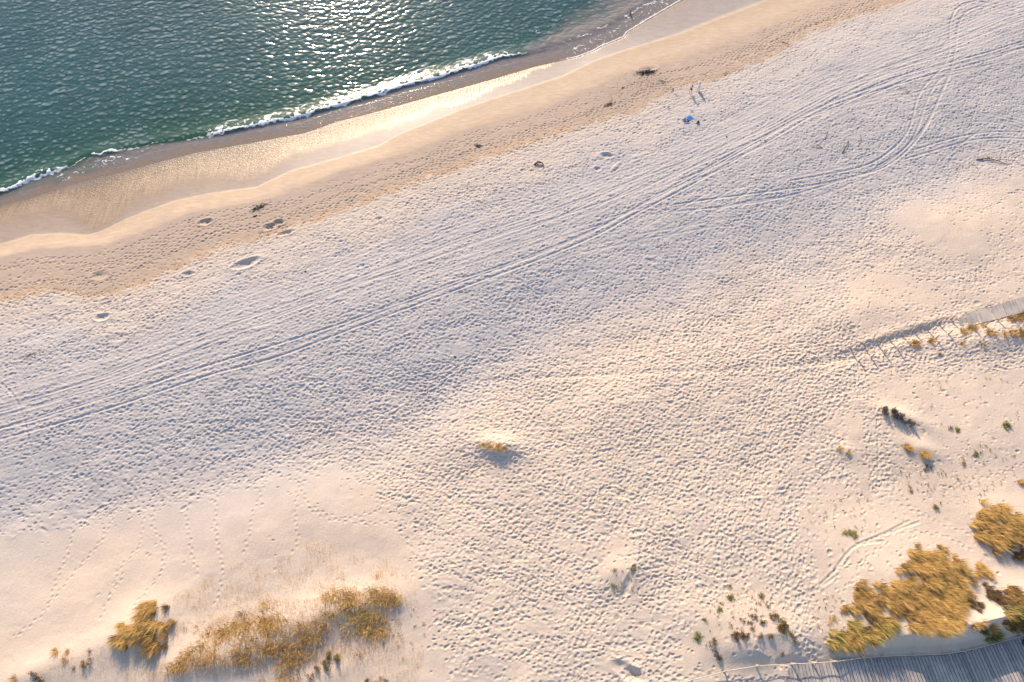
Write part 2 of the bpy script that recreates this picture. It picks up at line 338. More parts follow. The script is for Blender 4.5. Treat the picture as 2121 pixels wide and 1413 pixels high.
# dug pits and heaps
def dent(px, py, ra, rb, ang, h):
    global PIT
    x, y, _ = G(px, py); an = math.radians(ang); dx = X2-x; dy = Y2-y
    m = (np.abs(dx) < 5) & (np.abs(dy) < 5); c, s = math.cos(an), math.sin(an)
    q = ((dx*c+dy*s)/ra)**2+((-dx*s+dy*c)/rb)**2
    PIT = PIT+np.where(m, -h*np.exp(-q**1.6)+.3*h*np.exp(-((np.sqrt(q)-1.55)/.35)**2), 0)
PIT = np.zeros_like(Z2)
for a in [(510,546,1.7,.65,25,.36),(426,460,.9,.5,12,.30),(560,470,1.0,.5,20,.30),(577,461,.8,.5,12,.32),(594,482,1.1,.35,20,.2),(390,567,.7,.4,10,.25),
          (212,657,.8,.5,15,.30),(207,571,1.0,.7,10,.14),(785,453,.6,.35,10,.16),(748,551,.6,.35,10,.10),(1257,322,1.0,.45,-5,.28),(1238,350,.5,.4,0,.22),(1275,345,1.1,.35,50,-.16),
          (1120,564,.5,.35,0,.09),(1350,541,.8,.4,-10,.12),(1290,1024,.8,.6,0,.16),(1300,1392,1.5,.7,-35,.30),(1320,1400,1.0,.6,-30,.25),(1340,142,1.4,.6,5,.2),
          (1085,353,.6,.3,10,.15),(2024,628,.5,.3,10,.1),(1299,1212,1.9,.42,62,.13),(240,700,1.3,.6,15,.12)]:
    dent(*a)
dryw = smooth(-.15, .35, V2-EDGE)
dune = np.maximum(smooth(-8, 12, V2-TT+2.5*fbm(X2, Y2, 9, 3, 2)), .65*(1-smooth(3, 13, V2-EDGE+2*fbm(X2, Y2, 7, 1, 2)))*(V2 > EDGE-1)*(1-smooth(pu0(1000,300), pu0(1500,100), U2)*.6))  # mask of sun-facing sand that is painted warmer; also drives the ripples
# trampled texture where prints are dense, wind ripples on the clean dune
clr = np.ones_like(Z2)
for P, k in CLEAR: clr = np.where(inside(X2+.9*vnoise(X2, Y2, 1.8, 3), Y2+.9*vnoise(X2, Y2, 1.8, 5), P), np.minimum(clr, k), clr)
for _ in range(24): clr[1:-1, 1:-1] = (clr[:-2, 1:-1]+clr[2:, 1:-1]+clr[1:-1, :-2]+clr[1:-1, 2:])/4
dune = dune*(1-.12*clr*smooth(0, 6, V2-EDGE))
rough = dryw*clr*(vnoise(X2*.6+Y2*.1, Y2*1.1, .36, 0)*.018+vnoise(X2*.55+Y2*.2, Y2, .62, 3)*.020)*(1-.6*np.exp(-(RD/.26)**4))
HL = PR+rut+rut3+PIT*(1+.25*vnoise(X2, Y2, .4, 5))+rough
HLr = dune*(1-clr)*(.010*vnoise(U2*.5+V2*.2, V2*.8-U2*.2, .5, 2)+.012*vnoise(X2*.5, Y2-X2*.3, 1.3, 4))*smooth(2, 6, V2-TT)
damp_noise = (1-dryw)*smooth(0, 1.5, V2-cW(U2))*.006*vnoise(X2, Y2, .5, 1)
for _x, _y in [(1, 0)]:
    pass
Z2 = Z2+HLr+HL*smooth(.3, 2.0, V2-cD(U2)+1)+damp_noise

# the trough the lower boardwalk lies in
def smoothline(P, n=6):
    d = np.r_[0, np.cumsum(np.hypot(*np.diff(P, axis=0).T))]; t = np.linspace(0, d[-1], max(8, int(d[-1]/1.2)))
    Q = np.stack([np.interp(t, d, P[:, 0]), np.interp(t, d, P[:, 1])], 1)
    for _ in range(n): Q[1:-1] = (Q[:-2]+2*Q[1:-1]+Q[2:])/4
    return Q
nl = [(1618,1378),(1700,1373),(1780,1366),(1860,1359),(1930,1359),(1985,1357),(2040,1342),(2095,1330),(2200,1296),(2330,1246)]
Nn = smoothline(Gl(nl), 4); dirs = np.gradient(Nn, axis=0); dirs /= np.linalg.norm(dirs, axis=1)[:, None]
nor = np.stack([dirs[:, 1], -dirs[:, 0]], 1); Sn = Nn+nor*6.5
zref = float(np.median(base(Nn[:, 0], Nn[:, 1])))-.25
NLW, SLW, NOR = Nn.copy(), Sn.copy(), nor.copy()
mreg = (X2 > Nn[:, 0].min()-3) & (X2 < Nn[:, 0].max()+3) & (Y2 > -6) & (Y2 < Nn[:, 1].max()+4)
px_, py_ = X2[mreg], Y2[mreg]
PD = np.vstack([Nn, Sn[::-1]]); ins = inside(px_, py_, PD)
dd = np.full(px_.shape, 99.)
for a_, b_ in zip(Nn[:-1], Nn[1:]):
    ab = b_-a_; t_ = np.clip(((px_-a_[0])*ab[0]+(py_-a_[1])*ab[1])/(ab@ab), 0, 1)
    dd = np.minimum(dd, np.hypot(px_-a_[0]-ab[0]*t_, py_-a_[1]-ab[1]*t_))
a_, b_ = Nn[0], Sn[0]; ab = b_-a_; t_ = np.clip(((px_-a_[0])*ab[0]+(py_-a_[1])*ab[1])/(ab@ab), 0, 1)
dl_ = np.hypot(px_-a_[0]-ab[0]*t_, py_-a_[1]-ab[1]*t_)
cap = np.where(ins, zref-.42, np.minimum(zref-.30+.30*np.clip(dd-.15, 0, None)+.30*np.clip(dd-.15, 0, None)**2+.05*vnoise(px_, py_, .9, 2), zref-.10+.25*dl_+9*(dl_ > 6)))
cap = np.where(ins & (dl_ < 1.6), zref-.42+.30*(1-dl_/1.6)+.22*np.clip(vnoise(px_, py_, .8, 3), -.2, 1), cap)
Z2[mreg] = np.minimum(Z2[mreg], cap)

def ground(x, y):     # bilinear height of the finished sand
    x = np.asarray(x, float); y = np.asarray(y, float)
    i = np.clip(np.searchsorted(Y, y)-1, 0, len(Y)-2); ty = (y-Y[i])/(Y[i+1]-Y[i])
    s = x/hw(y); j = np.clip(np.searchsorted(S, s)-1, 0, len(S)-2); tx = (s-S[j])/(S[j+1]-S[j])
    return (Z2[i, j]*(1-tx)+Z2[i, j+1]*tx)*(1-ty)+(Z2[i+1, j]*(1-tx)+Z2[i+1, j+1]*tx)*ty

# ------------------------------------------------------------------ mesh helpers
C = scene.collection
def np_mesh(name, co, faces=None, quads=None, attrs=None, mat=None, smooth_=True, link=True):
    me = bpy.data.meshes.new(name)
    if quads is not None:
        nf = len(quads); me.vertices.add(len(co)); me.vertices.foreach_set("co", np.ascontiguousarray(co, np.float32).ravel())
        me.loops.add(nf*quads.shape[1]); me.loops.foreach_set("vertex_index", np.ascontiguousarray(quads, np.int32).ravel())
        me.polygons.add(nf); me.polygons.foreach_set("loop_start", np.arange(0, nf*quads.shape[1], quads.shape[1], dtype=np.int32))
    else: me.from_pydata([tuple(c) for c in co], [], faces)
    if smooth_: me.polygons.foreach_set("use_smooth", np.ones(len(me.polygons), bool))
    me.update(); me.validate()
    for k, a in (attrs or {}).items():
        at = me.attributes.new(k, 'FLOAT', 'POINT'); at.data.foreach_set("value", np.ascontiguousarray(a, np.float32).ravel())
    if mat: me.materials.append(mat)
    o = bpy.data.objects.new(name, me)
    if link: C.objects.link(o)
    return o
def grid_quads(nr, nc, mask=None):
    idx = np.arange(nr*nc).reshape(nr, nc)
    q = np.stack([idx[:-1, :-1], idx[:-1, 1:], idx[1:, 1:], idx[1:, :-1]], -1)
    return q.reshape(-1, 4) if mask is None else q[mask]
class M:     # little collector for boxes, tubes and prisms
    def __init__(s): s.v = []; s.f = []
    def add(s, v, f):
        n = len(s.v); s.v += [tuple(map(float, p)) for p in v]; s.f += [tuple(n+i for i in g) for g in f]
    def hexa(s, lo, hi):    # lo: 4 points ccw, hi: 4 points above them
        s.add(list(lo)+list(hi), [(3,2,1,0),(4,5,6,7),(0,1,5,4),(1,2,6,5),(2,3,7,6),(3,0,4,7)])
    def tube(s, pts, rad, n=7, cap=True):
        pts = [np.array(p, float) for p in pts]; rad = [rad]*len(pts) if np.isscalar(rad) else rad
        v = []; 
        for k, p in enumerate(pts):
            t = pts[min(k+1, len(pts)-1)]-pts[max(k-1, 0)]; t /= np.linalg.norm(t)+1e-9
            a = np.cross(t, (0.13, .21, .97) if abs(t[2]) < .9 else (1, 0, 0)); a /= np.linalg.norm(a); b = np.cross(t, a)
            for i in range(n):
                th = 2*math.pi*i/n; v.append(p+(a*math.cos(th)+b*math.sin(th))*rad[k])
        f = [(k*n+i, k*n+(i+1) % n, (k+1)*n+(i+1) % n, (k+1)*n+i) for k in range(len(pts)-1) for i in range(n)]
        if cap: f += [tuple(range(n))[::-1], tuple((len(pts)-1)*n+i for i in range(n))]
        s.add(v, f)
    def build(s, name, mat, parent=None, sm=False):
        me = bpy.data.meshes.new(name); me.from_pydata(s.v, [], s.f)
        if sm: me.polygons.foreach_set("use_smooth", [True]*len(me.polygons))
        me.materials.append(mat); me.update()
        o = bpy.data.objects.new(name, me); C.objects.link(o)
        if parent: o.parent = parent
        return o
def tag(o, label, cat, group=None, kind=None):
    if label: o["label"] = label
    if cat: o["category"] = cat
    if group: o["group"] = group
    if kind: o["kind"] = kind
    return o
def empty(name, loc, rz=0):
    o = bpy.data.objects.new(name, None); o.empty_display_size = .3; C.objects.link(o); o.location = loc; o.rotation_euler = (0, 0, rz); return o

# ------------------------------------------------------------------ materials
def mat(name): 
    m = bpy.data.materials.new(name); m.use_nodes = True; nt = m.node_tree
    return m, nt, nt.nodes, nt.links, nt.nodes["Principled BSDF"]
def attr(N, n):
    a = N.new("ShaderNodeAttribute"); a.attribute_name = n; return a.outputs["Fac"]
def ramp(N, Lk, src, stops, interp='LINEAR'):
    r = N.new("ShaderNodeValToRGB"); r.color_ramp.interpolation = interp; e = r.color_ramp.elements
    while len(e) < len(stops): e.new(.5)
    for k, (p, c) in enumerate(stops):
        e[k].position = p; e[k].color = (*c, 1) if len(c) == 3 else c
    Lk.new(src, r.inputs[0]); return r.outputs[0]
def math_(N, Lk, op, a, b=None, c=None, clamp=False):
    m = N.new("ShaderNodeMath"); m.operation = op; m.use_clamp = clamp
    for i, q in enumerate((a, b, c)):
        if q is None: continue
        if isinstance(q, (int, float)): m.inputs[i].default_value = q
        else: Lk.new(q, m.inputs[i])
    return m.outputs[0]
def noise(N, Lk, scale, detail=3, rough=.5, vec=None, stretch=None):
    t = N.new("ShaderNodeTexNoise"); t.inputs["Scale"].default_value = scale; t.inputs["Detail"].default_value = detail; t.inputs["Roughness"].default_value = rough
    if vec is None:
        g = N.new("ShaderNodeNewGeometry"); vec = g.outputs["Position"]
    if stretch:
        mp = N.new("ShaderNodeMapping"); mp.inputs["Rotation"].default_value = (0, 0, stretch[0]); mp.inputs["Scale"].default_value = (stretch[1], stretch[2], 1)
        Lk.new(vec, mp.inputs["Vector"]); vec = mp.outputs[0]
    Lk.new(vec, t.inputs["Vector"]); return t.outputs["Fac"]
def mixc(N, Lk, f, a, b, mode='MIX'):
    m = N.new("ShaderNodeMix"); m.data_type = 'RGBA'; m.blend_type = mode
    if isinstance(f, (int, float)): m.inputs[0].default_value = f
    else: Lk.new(f, m.inputs[0])
    for i, q in ((6, a), (7, b)):
        if isinstance(q, tuple): m.inputs[i].default_value = (*q, 1)
        else: Lk.new(q, m.inputs[i])
    return m.outputs[2]
def bumpn(N, Lk, h, strength, dist):
    b = N.new("ShaderNodeBump"); b.inputs["Distance"].default_value = dist
    if isinstance(strength, (int, float)): b.inputs["Strength"].default_value = strength
    else: Lk.new(strength, b.inputs["Strength"])
    Lk.new(h, b.inputs["Height"]); return b.outputs[0]

# sand: a "zone" value runs 0 at the water, 1 backwash, 2 wet edge, 3 damp, 4 wrack line, 5 dry
zone = np.zeros_like(Z2)
wob = .30*fbm(X2, Y2, 2.2, 2, 3)
feath = .30*vnoise(U2, V2*.12, .45, 4)+.22*vnoise(U2, V2*.1, .22, 2)+.6*vnoise(U2, V2*.1, 3.0, 1)
Lc, S2c, Wc, Dc, Ec = cL(U2), np.maximum(cS2(U2)+feath, cL(U2)+.3), cW(U2), cD(U2), EDGE
Wc = np.maximum(Wc, S2c+.4)
Vw = V2+wob*.25
zone = np.where(V2 < Lc, np.clip((V2-Lc)/3, -1, 0), zone)
zone = np.where((V2 >= Lc), np.clip((V2-Lc)/(S2c+wob*.6-Lc+1e-3), 0, 1), zone)
zone = np.where(V2 >= S2c+wob*.6, 1+np.clip((V2-S2c-wob*.6)/np.maximum(Wc-S2c-wob*.6, .3), 0, 1), zone)
zone = np.where(Vw >= Wc, 2+np.clip((Vw-Wc)/(Dc-Wc), 0, 1), zone)
zone = np.where(Vw >= Dc, 3+np.clip((V2-Dc)/(Ec-Dc), 0, 1)*.98, zone)
zone = np.where(V2 >= Ec, 4+np.clip((V2-Ec)/2.2, 0, 1)**.8, zone)

m_sand, nt, N, Lk, B = mat("beach_sand")
zn = attr(N, "zone"); zf = math_(N, Lk, 'DIVIDE', math_(N, Lk, 'ADD', zn, 1.0), 6.0)
col = ramp(N, Lk, zf, [(0, (.10,.11,.08)), (1/6, (.17,.14,.135)), (1.2/6, (.27,.18,.115)), (1.5/6, (.37,.26,.17)), (1.85/6, (.40,.305,.225)), (2.3/6, (.39,.33,.30)),
    (2.9/6, (.43,.37,.345)), (2.99/6, (.66,.54,.42)), (3.06/6, (.53,.40,.29)), (3.6/6, (.60,.47,.36)), (3.96/6, (.55,.425,.33)), (4.06/6, (.49,.39,.325)), (4.9/6, (.50,.40,.325)), (4.99/6, (.52,.42,.345)), (5.15/6, (.56,.50,.46)), (1.0, (.56,.52,.515))])
n1 = noise(N, Lk, .35, 4, .6); n2 = noise(N, Lk, 9.0, 3, .7); n3 = noise(N, Lk, 1.6, 3, .6, None, (-AU, .35, 1.6))
col = mixc(N, Lk, .5, col, ramp(N, Lk, n1, [(.3, (.88,.88,.9)), (.7, (1.06,1.04,1.0))]), 'MULTIPLY')
col = mixc(N, Lk, .6, col, ramp(N, Lk, n2, [(.25, (.90,.90,.91)), (.75, (1.06,1.05,1.03))]), 'MULTIPLY')
damp = ramp(N, Lk, zf, [(4.9/6, (1,)*3), (5.05/6, (0,)*3)])
col = mixc(N, Lk, damp, col, mixc(N, Lk, .8, col, ramp(N, Lk, n3, [(.3, (.86,.84,.84)), (.7, (1.1,1.1,1.1))]), 'MULTIPLY'))
sunlit_tint = attr(N, "dune")
col = mixc(N, Lk, sunlit_tint, col, mixc(N, Lk, 1.0, col, (1.185, 1.05, .885), 'MULTIPLY'))  # sunlit warmth painted into the sand colour, the shaded band stays greyer
st = ramp(N, Lk, noise(N, Lk, 1.0, 4, .65, None, (-AU, 2.6, .22)), [(.3, (.74,.72,.70)), (.7, (1.25,1.25,1.25))])
swz = ramp(N, Lk, zf, [(.95/6, (0,)*3), (1.2/6, (1,)*3), (1.9/6, (.8,)*3), (2.1/6, (.12,)*3), (2.98/6, (.0,)*3)])
col = mixc(N, Lk, swz, col, mixc(N, Lk, 1.0, col, st, 'MULTIPLY'))
wz_ = math_(N, Lk, 'MULTIPLY', attr(N, 'left'), ramp(N, Lk, zf, [(1.5/6, (0,)*3), (1.95/6, (1,)*3), (2.9/6, (1,)*3), (3.0/6, (0,)*3)]))
col = mixc(N, Lk, wz_, col, mixc(N, Lk, 1.0, col, (1.02,.93,.82), 'MULTIPLY'))
dk = attr(N, "litter")
lit = ramp(N, Lk, noise(N, Lk, 4.5, 5, .75), [(.50, (0,)*3), (.62, (1,)*3)])
col = mixc(N, Lk, math_(N, Lk, 'MULTIPLY', dk, lit), col, (.13, .10, .075))
Lk.new(col, B.inputs["Base Color"])
rg = ramp(N, Lk, zf, [(0, (.3,)*3), (1.3/6, (.33,)*3), (1.9/6, (.33,)*3), (2.05/6, (.36,)*3), (2.95/6, (.42,)*3), (3.05/6, (.6,)*3), (4/6, (.85,)*3), (5/6, (1,)*3)])
Lk.new(rg, B.inputs["Roughness"])
sp = ramp(N, Lk, zf, [(0, (.5,)*3), (1.9/6, (.6,)*3), (2.1/6, (.34,)*3), (3/6, (.25,)*3), (3.2/6, (.2,)*3), (4.2/6, (.12,)*3), (5/6, (.0,)*3)])
Lk.new(sp, B.inputs["Specular IOR Level"])
spark = ramp(N, Lk, zf, [(.9/6, (.35,)*3), (1.2/6, (.68,)*3), (1.7/6, (.55,)*3), (2.15/6, (.06,)*3), (3/6, (.04,)*3), (3.1/6, (.12,)*3), (4.9/6, (.2,)*3), (5.1/6, (.55,)*3)])
hs = math_(N, Lk, 'ADD', noise(N, Lk, 3.4, 4, .7), math_(N, Lk, 'MULTIPLY', noise(N, Lk, 11, 2, .6), .3))
hs = math_(N, Lk, 'ADD', hs, math_(N, Lk, 'MULTIPLY', noise(N, Lk, 1.6, 4, .65, None, (-AU, 2.4, .3)), 1.1))
Lk.new(bumpn(N, Lk, hs, spark, .10), B.inputs["Normal"])

lit_a = np.zeros_like(Z2)
def litter(px, py, ra, rb, ang, k):
    global lit_a
    x, y, _ = G(px, py); an = math.radians(ang); dx = X2-x; dy = Y2-y; c, s = math.cos(an), math.sin(an)
    lit_a = np.maximum(lit_a, k*np.exp(-((dx*c+dy*s)/ra)**2-((-dx*s+dy*c)/rb)**2))
litter(1345,170,4,2,10,.9); litter(1280,195,5,1.5,25,.5); litter(1395,190,4,1.5,10,.5); litter(1230,240,5,1.2,25,.5)
litter(545,440,3,1.2,25,.5); litter(60,735,3.5,1.2,15,.5); litter(1750,240,4,1.5,20,.25); litter(2000,235,4,1.5,15,.4)
litter(1880,970,6,4,0,.35); litter(1980,1010,7,4,0,.35); litter(1560,1260,5,3,0,.45); litter(1690,1270,3,5,0,.3)
lit_a = np.maximum(lit_a, .28*np.exp(-((V2-EDGE+.35)/.5)**2)*smooth(-.4, .6, vnoise(U2, V2*.3, 5, 3)))
atts = dict(zone=zone, dune=dune, litter=lit_a, left=1-smooth(pu0(250,450), pu0(900,230), U2))
q = grid_quads(len(Y), len(S))
sand = np_mesh("sand", np.stack([X2, Y2, Z2], -1).reshape(-1, 3), quads=q, attrs=atts, mat=m_sand)
sand["kind"] = "structure"; sand["label"] = "pale trampled beach sand rising into low dunes"

# ------------------------------------------------------------------ sea
def fft_sea(n=1024, size=190., seed=3):
    r = np.random.default_rng(seed); k = np.fft.fftfreq(n, size/n)*2*np.pi
    kx, ky = np.meshgrid(k, k); kk = np.hypot(kx, ky)+1e-9
    th = np.arctan2(ky, kx)
    def sp_(lam, width, amp, d0, spread):
        k0 = 2*np.pi/lam; a = amp*np.exp(-(np.log(kk/k0)/width)**2)/kk
        c = np.cos(th-d0); return a*np.abs(c)**spread
    d = math.radians(-76)
    a = sp_(2.6, .45, .8, d, 5)+sp_(1.6, .5, 1.0, d+.45, 3)+sp_(1.3, .5, .9, d-.6, 3)+sp_(10., .3, .30, d, 10)+sp_(.75, .4, .8, d, 1)
    g = (r.standard_normal((n, n))+1j*r.standard_normal((n, n)))*a
    h = np.fft.ifft2(g).real; sc = .019/h.std(); 
    dx = np.fft.ifft2(1j*kx/kk*g).real*sc; dy = np.fft.ifft2(1j*ky/kk*g).real*sc
    return h*sc, dx, dy, size, n
SH, SDX, SDY, SZ, SN = fft_sea()
def samp(Tl, x, y):
    fx = x/SZ*SN; fy = y/SZ*SN; ix = np.floor(fx).astype(int); iy = np.floor(fy).astype(int); tx = fx-ix; ty = fy-iy
    return ((Tl[iy % SN, ix % SN]*(1-tx)+Tl[iy % SN, (ix+1) % SN]*tx)*(1-ty)+(Tl[(iy+1) % SN, ix % SN]*(1-tx)+Tl[(iy+1) % SN, (ix+1) % SN]*tx)*ty)
yw = ygrid(58, 133, .15, .15); YW = np.concatenate([yw[:1]-60, yw, yw[-1]+far*40])
SW = np.concatenate([(-1-far)[::-1], np.linspace(-1, .52, 960), [.6, .8, 1.1, 2, 4, 9, 30]])
XW = hw(YW)[:, None]*SW[None, :]; YW2 = np.repeat(YW[:, None], len(SW), 1); UW, VW = uv(XW, YW2)
dL = cL(UW)-VW; dF = VW-cF(UW)           # metres seaward of the water edge, metres landward of the breaker
def pu(px, py): return float(uv(*PZ(px, py, 0))[0])
att = smooth(0, 9, dL)*.9+.1
near = (np.abs(SW)[None, :] <= 1.02) & (YW2 < 134)
hh = samp(SH, XW, YW2); wz = hh*att*np.where(near, 1, 0)
wx = XW-2.0*samp(SDX, XW, YW2)*att*near; wy = YW2-2.0*samp(SDY, XW, YW2)*att*near
# breaking wave along F, stronger in its middle
m_main = smooth(pu(385,292), pu(480,272), UW)*(1-smooth(pu(1000,132), pu(1150,100), UW))
m_left = 1-smooth(pu(80,366), pu(190,330), UW)
m_small = smooth(pu(185,326), pu(200,322), UW)*(1-smooth(pu(235,318), pu(252,314), UW))
jag = .30*fbm(XW, YW2, .8, 1, 3)+.25*vnoise(UW, VW*0, 4, 2)
wv = np.clip(m_main+.8*m_left+.5*m_small, 0, 1.2)
dFj = dF+jag
ridge = np.where(dF > -.3, np.exp(-((dF+.3)/.55)**2), np.exp(-((dF+.3)/1.9)**2))
wz = wz*(1-.6*np.exp(-(dF/2.0)**2)*wv)+.34*ridge*wv+.16*np.exp(-((dF+1.0)/1.6)**2)*(1-np.clip(wv, 0, 1))*smooth(2, 5, dL)
wisp = .55*np.exp(-((dFj+.2)/.22)**2)*smooth(-.2, .5, vnoise(UW, VW, 2.2, 1)+.25)
foam_core = np.maximum((smooth(-.65, -.30, dFj)*(1-smooth(-.10, .12, dFj)))*np.clip(m_main*.98+m_left+m_small*1.1, 0, 1), wisp)
fn = fbm(XW*1.0, YW2, .7, 4, 4)
trail_w = smooth(-4.6, -.8, dF)*(1-smooth(-.4, .1, dF))*m_main*.62+smooth(-2.6, -.5, dF)*(1-smooth(-.4, .1, dF))*m_left*.7
foam_tr = .75*np.clip(smooth(.15, .85, fn+trail_w*1.25-.55), 0, 1)*np.clip(trail_w*2, 0, 1)
l2 = np.exp(-((dF+2.9+1.2*vnoise(UW, VW*0, 8, 3)+.2*jag)/.20)**2)*smooth(-.1, .5, vnoise(UW, VW*.2, 2.5, 4)+.2)*m_main*.6
foam_tr = np.maximum(foam_tr, l2)
# lace of foam at the edge of the swash, mostly to the right
lace_m = smooth(pu(1130,120), pu(1200,115), UW)
edge_l = np.exp(-((dL-.22-.1*jag)/.16)**2)*(.25+.75*lace_m)
rid = 1-np.abs(fbm(XW, YW2, 1.0, 5, 3))*3.2
web = smooth(.62, .95, rid)*np.exp(-((dL-2.0)/2.6)**2)*lace_m*.8
rid2 = 1-np.abs(fbm(XW*.45+YW2*.2, YW2, .9, 2, 3))*3.0
sw_l = smooth(.6, .95, rid2)*smooth(.1, .6, dF)*(1-smooth(2.4, 3.6, dF))*(smooth(pu(60,380), pu(120,350), UW)*(1-smooth(pu(260,340), pu(420,300), UW)))*.65
sw_m = smooth(.75, 1.0, rid2)*np.exp(-((dF+5.5)/2.2)**2)*smooth(pu(900,130), pu(1020,110), UW)*.55
foam = np.clip(foam_core+foam_tr+edge_l*.8+web+sw_l+sw_m, 0, 1)
wz = wz+foam*(.03+.05*fbm(XW, YW2, .35, 0, 2))*smooth(.3, .8, foam)
Wsh = 2.6+11.0*smooth(pu(1000,150), pu(1250,80), UW)
shal = 1-smooth(.35, 1.0, (dL+.8*fbm(XW, YW2, 2.5, 1, 2))/Wsh)
shal = np.maximum(shal, smooth(-.3, .5, dF)*(1-.35*smooth(pu(330,300), pu(150,350), UW)))
grn = np.exp(-np.clip(dL-3, 0, None)/9.0)*(1-.55*smooth(pu(600,250), pu(1000,130), UW))
bed = ground(XW, YW2)
wz = np.where(dL < 2.5, np.maximum(wz, bed*0+.012), wz)
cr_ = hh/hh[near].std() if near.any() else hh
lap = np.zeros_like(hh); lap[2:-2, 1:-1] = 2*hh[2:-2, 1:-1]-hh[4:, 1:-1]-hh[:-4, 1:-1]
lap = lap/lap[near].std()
crest_sheen = smooth(1.15, 2.5, cr_*.35+lap*.85+.35*vnoise(XW, YW2, 7, 3))*np.where(near, 1, 0)*smooth(0, 4, dL)
cellmask = (dL[:-1, :-1] > -1.2)
# thin water over sand: let the sheet sink below the sand beyond the edge
wz = wz-smooth(0, -1.2, dL)*.02
m_sea, nt, N, Lk, B = mat("sea_water")
fo = attr(N, "foam"); sh = attr(N, "shallow"); gr = attr(N, "green")
big = noise(N, Lk, .06, 3, .6)
deep = mixc(N, Lk, ramp(N, Lk, big, [(.35, (0,)*3), (.65, (1,)*3)]), (.024,.076,.090), (.034,.096,.110))
wc = mixc(N, Lk, gr, deep, (.026,.082,.046)); wc = mixc(N, Lk, math_(N, Lk, 'MULTIPLY', attr(N, 'crest_sheen'), .62), wc, (.27,.34,.36))  # pale sky-reflection streaks on the wave crests, painted into the water colour
wc = mixc(N, Lk, sh, wc, mixc(N, Lk, noise(N, Lk, .9, 4, .6), (.15,.135,.14), (.30,.26,.245)))
fnz = noise(N, Lk, 5.0, 4, .7)
fm = math_(N, Lk, 'ADD', fo, math_(N, Lk, 'MULTIPLY', math_(N, Lk, 'SUBTRACT', fnz, .5), .9)); 
fmask = ramp(N, Lk, fm, [(.33, (0,)*3), (.62, (1,)*3)])
fmask = math_(N, Lk, 'MULTIPLY', fmask, math_(N, Lk, 'MULTIPLY', fo, 4.0, clamp=True))
wc = mixc(N, Lk, attr(N, 'edge'), wc, mixc(N, Lk, noise(N, Lk, 2.2, 4, .65), (.17,.125,.10), (.34,.25,.18)))
wc = mixc(N, Lk, fmask, wc, (.82,.82,.84))
Lk.new(wc, B.inputs["Base Color"]); B.inputs["IOR"].default_value = 1.33
Lk.new(ramp(N, Lk, fmask, [(0, (.135,)*3), (1, (.8,)*3)]), B.inputs["Roughness"])
hb_ = math_(N, Lk, 'ADD', noise(N, Lk, 2.4, 4, .62, None, (math.radians(-12), .6, 1.3)), math_(N, Lk, 'MULTIPLY', noise(N, Lk, 7, 3, .6), .35))
Lk.new(bumpn(N, Lk, hb_, math_(N, Lk, 'ADD', .09, math_(N, Lk, 'MULTIPLY', sh, .34)), .09), B.inputs["Normal"])
sea = np_mesh("sea_water", np.stack([wx, wy, wz], -1).reshape(-1, 3), quads=grid_quads(len(YW), len(SW), cellmask), attrs=dict(foam=foam, shallow=shal, green=grn, crest_sheen=crest_sheen, edge=(1-smooth(.1, 2.1, dL+.7*fbm(XW, YW2, 1.2, 2, 3)))*(1-.5*lace_m)), mat=m_sea)
sea["kind"] = "structure"; sea["label"] = "green sea water with small waves breaking on the sand"
#@@OBJECTS
# ------------------------------------------------------------------ vegetation
def leafmat(name, stops, rough=.7, trans=.15):
    m, nt, N, Lk, B = mat(name)
    Lk.new(ramp(N, Lk, attr(N, "tone"), stops), B.inputs["Base Color"]); B.inputs["Roughness"].default_value = rough
    B.inputs["Specular IOR Level"].default_value = .25
    if trans:
        tr = N.new("ShaderNodeBsdfTranslucent"); Lk.new(ramp(N, Lk, attr(N, "tone"), stops), tr.inputs[0])
        mx = N.new("ShaderNodeMixShader"); mx.inputs[0].default_value = trans; Lk.new(B.outputs[0], mx.inputs[1]); Lk.new(tr.outputs[0], mx.inputs[2])
        Lk.new(mx.outputs[0], N["Material Output"].inputs[0])
    return m
m_grass = leafmat("marram_grass", [(0, (.07,.045,.025)), (.18, (.24,.14,.06)), (.38, (.58,.35,.12)), (.60, (.85,.56,.20)), (.76, (.38,.31,.09)), (.9, (.17,.20,.05)), (1, (.10,.15,.035))], .6, .25)
m_leaf = leafmat("shrub_leaves", [(0, (.05,.035,.02)), (.25, (.16,.09,.045)), (.45, (.30,.17,.07)), (.6, (.24,.18,.05)), (.8, (.24,.27,.05)), (1, (.36,.42,.08))], .7, .15)
m_grey = leafmat("grey_leaves", [(0, (.05,.045,.045)), (.5, (.13,.12,.115)), (1, (.24,.21,.18))], .8, .05)
m_twig, nt, N, Lk, B = mat("dry_twig"); Lk.new(ramp(N, Lk, noise(N, Lk, 20), [(.3, (.10,.065,.045)), (.7, (.22,.15,.10))]), B.inputs["Base Color"]); B.inputs["Roughness"].default_value = .9
m_weed, nt, N, Lk, B = mat("dark_seaweed"); Lk.new(ramp(N, Lk, noise(N, Lk, 14), [(.3, (.035,.028,.022)), (.7, (.11,.085,.06))]), B.inputs["Base Color"]); B.inputs["Roughness"].default_value = .8

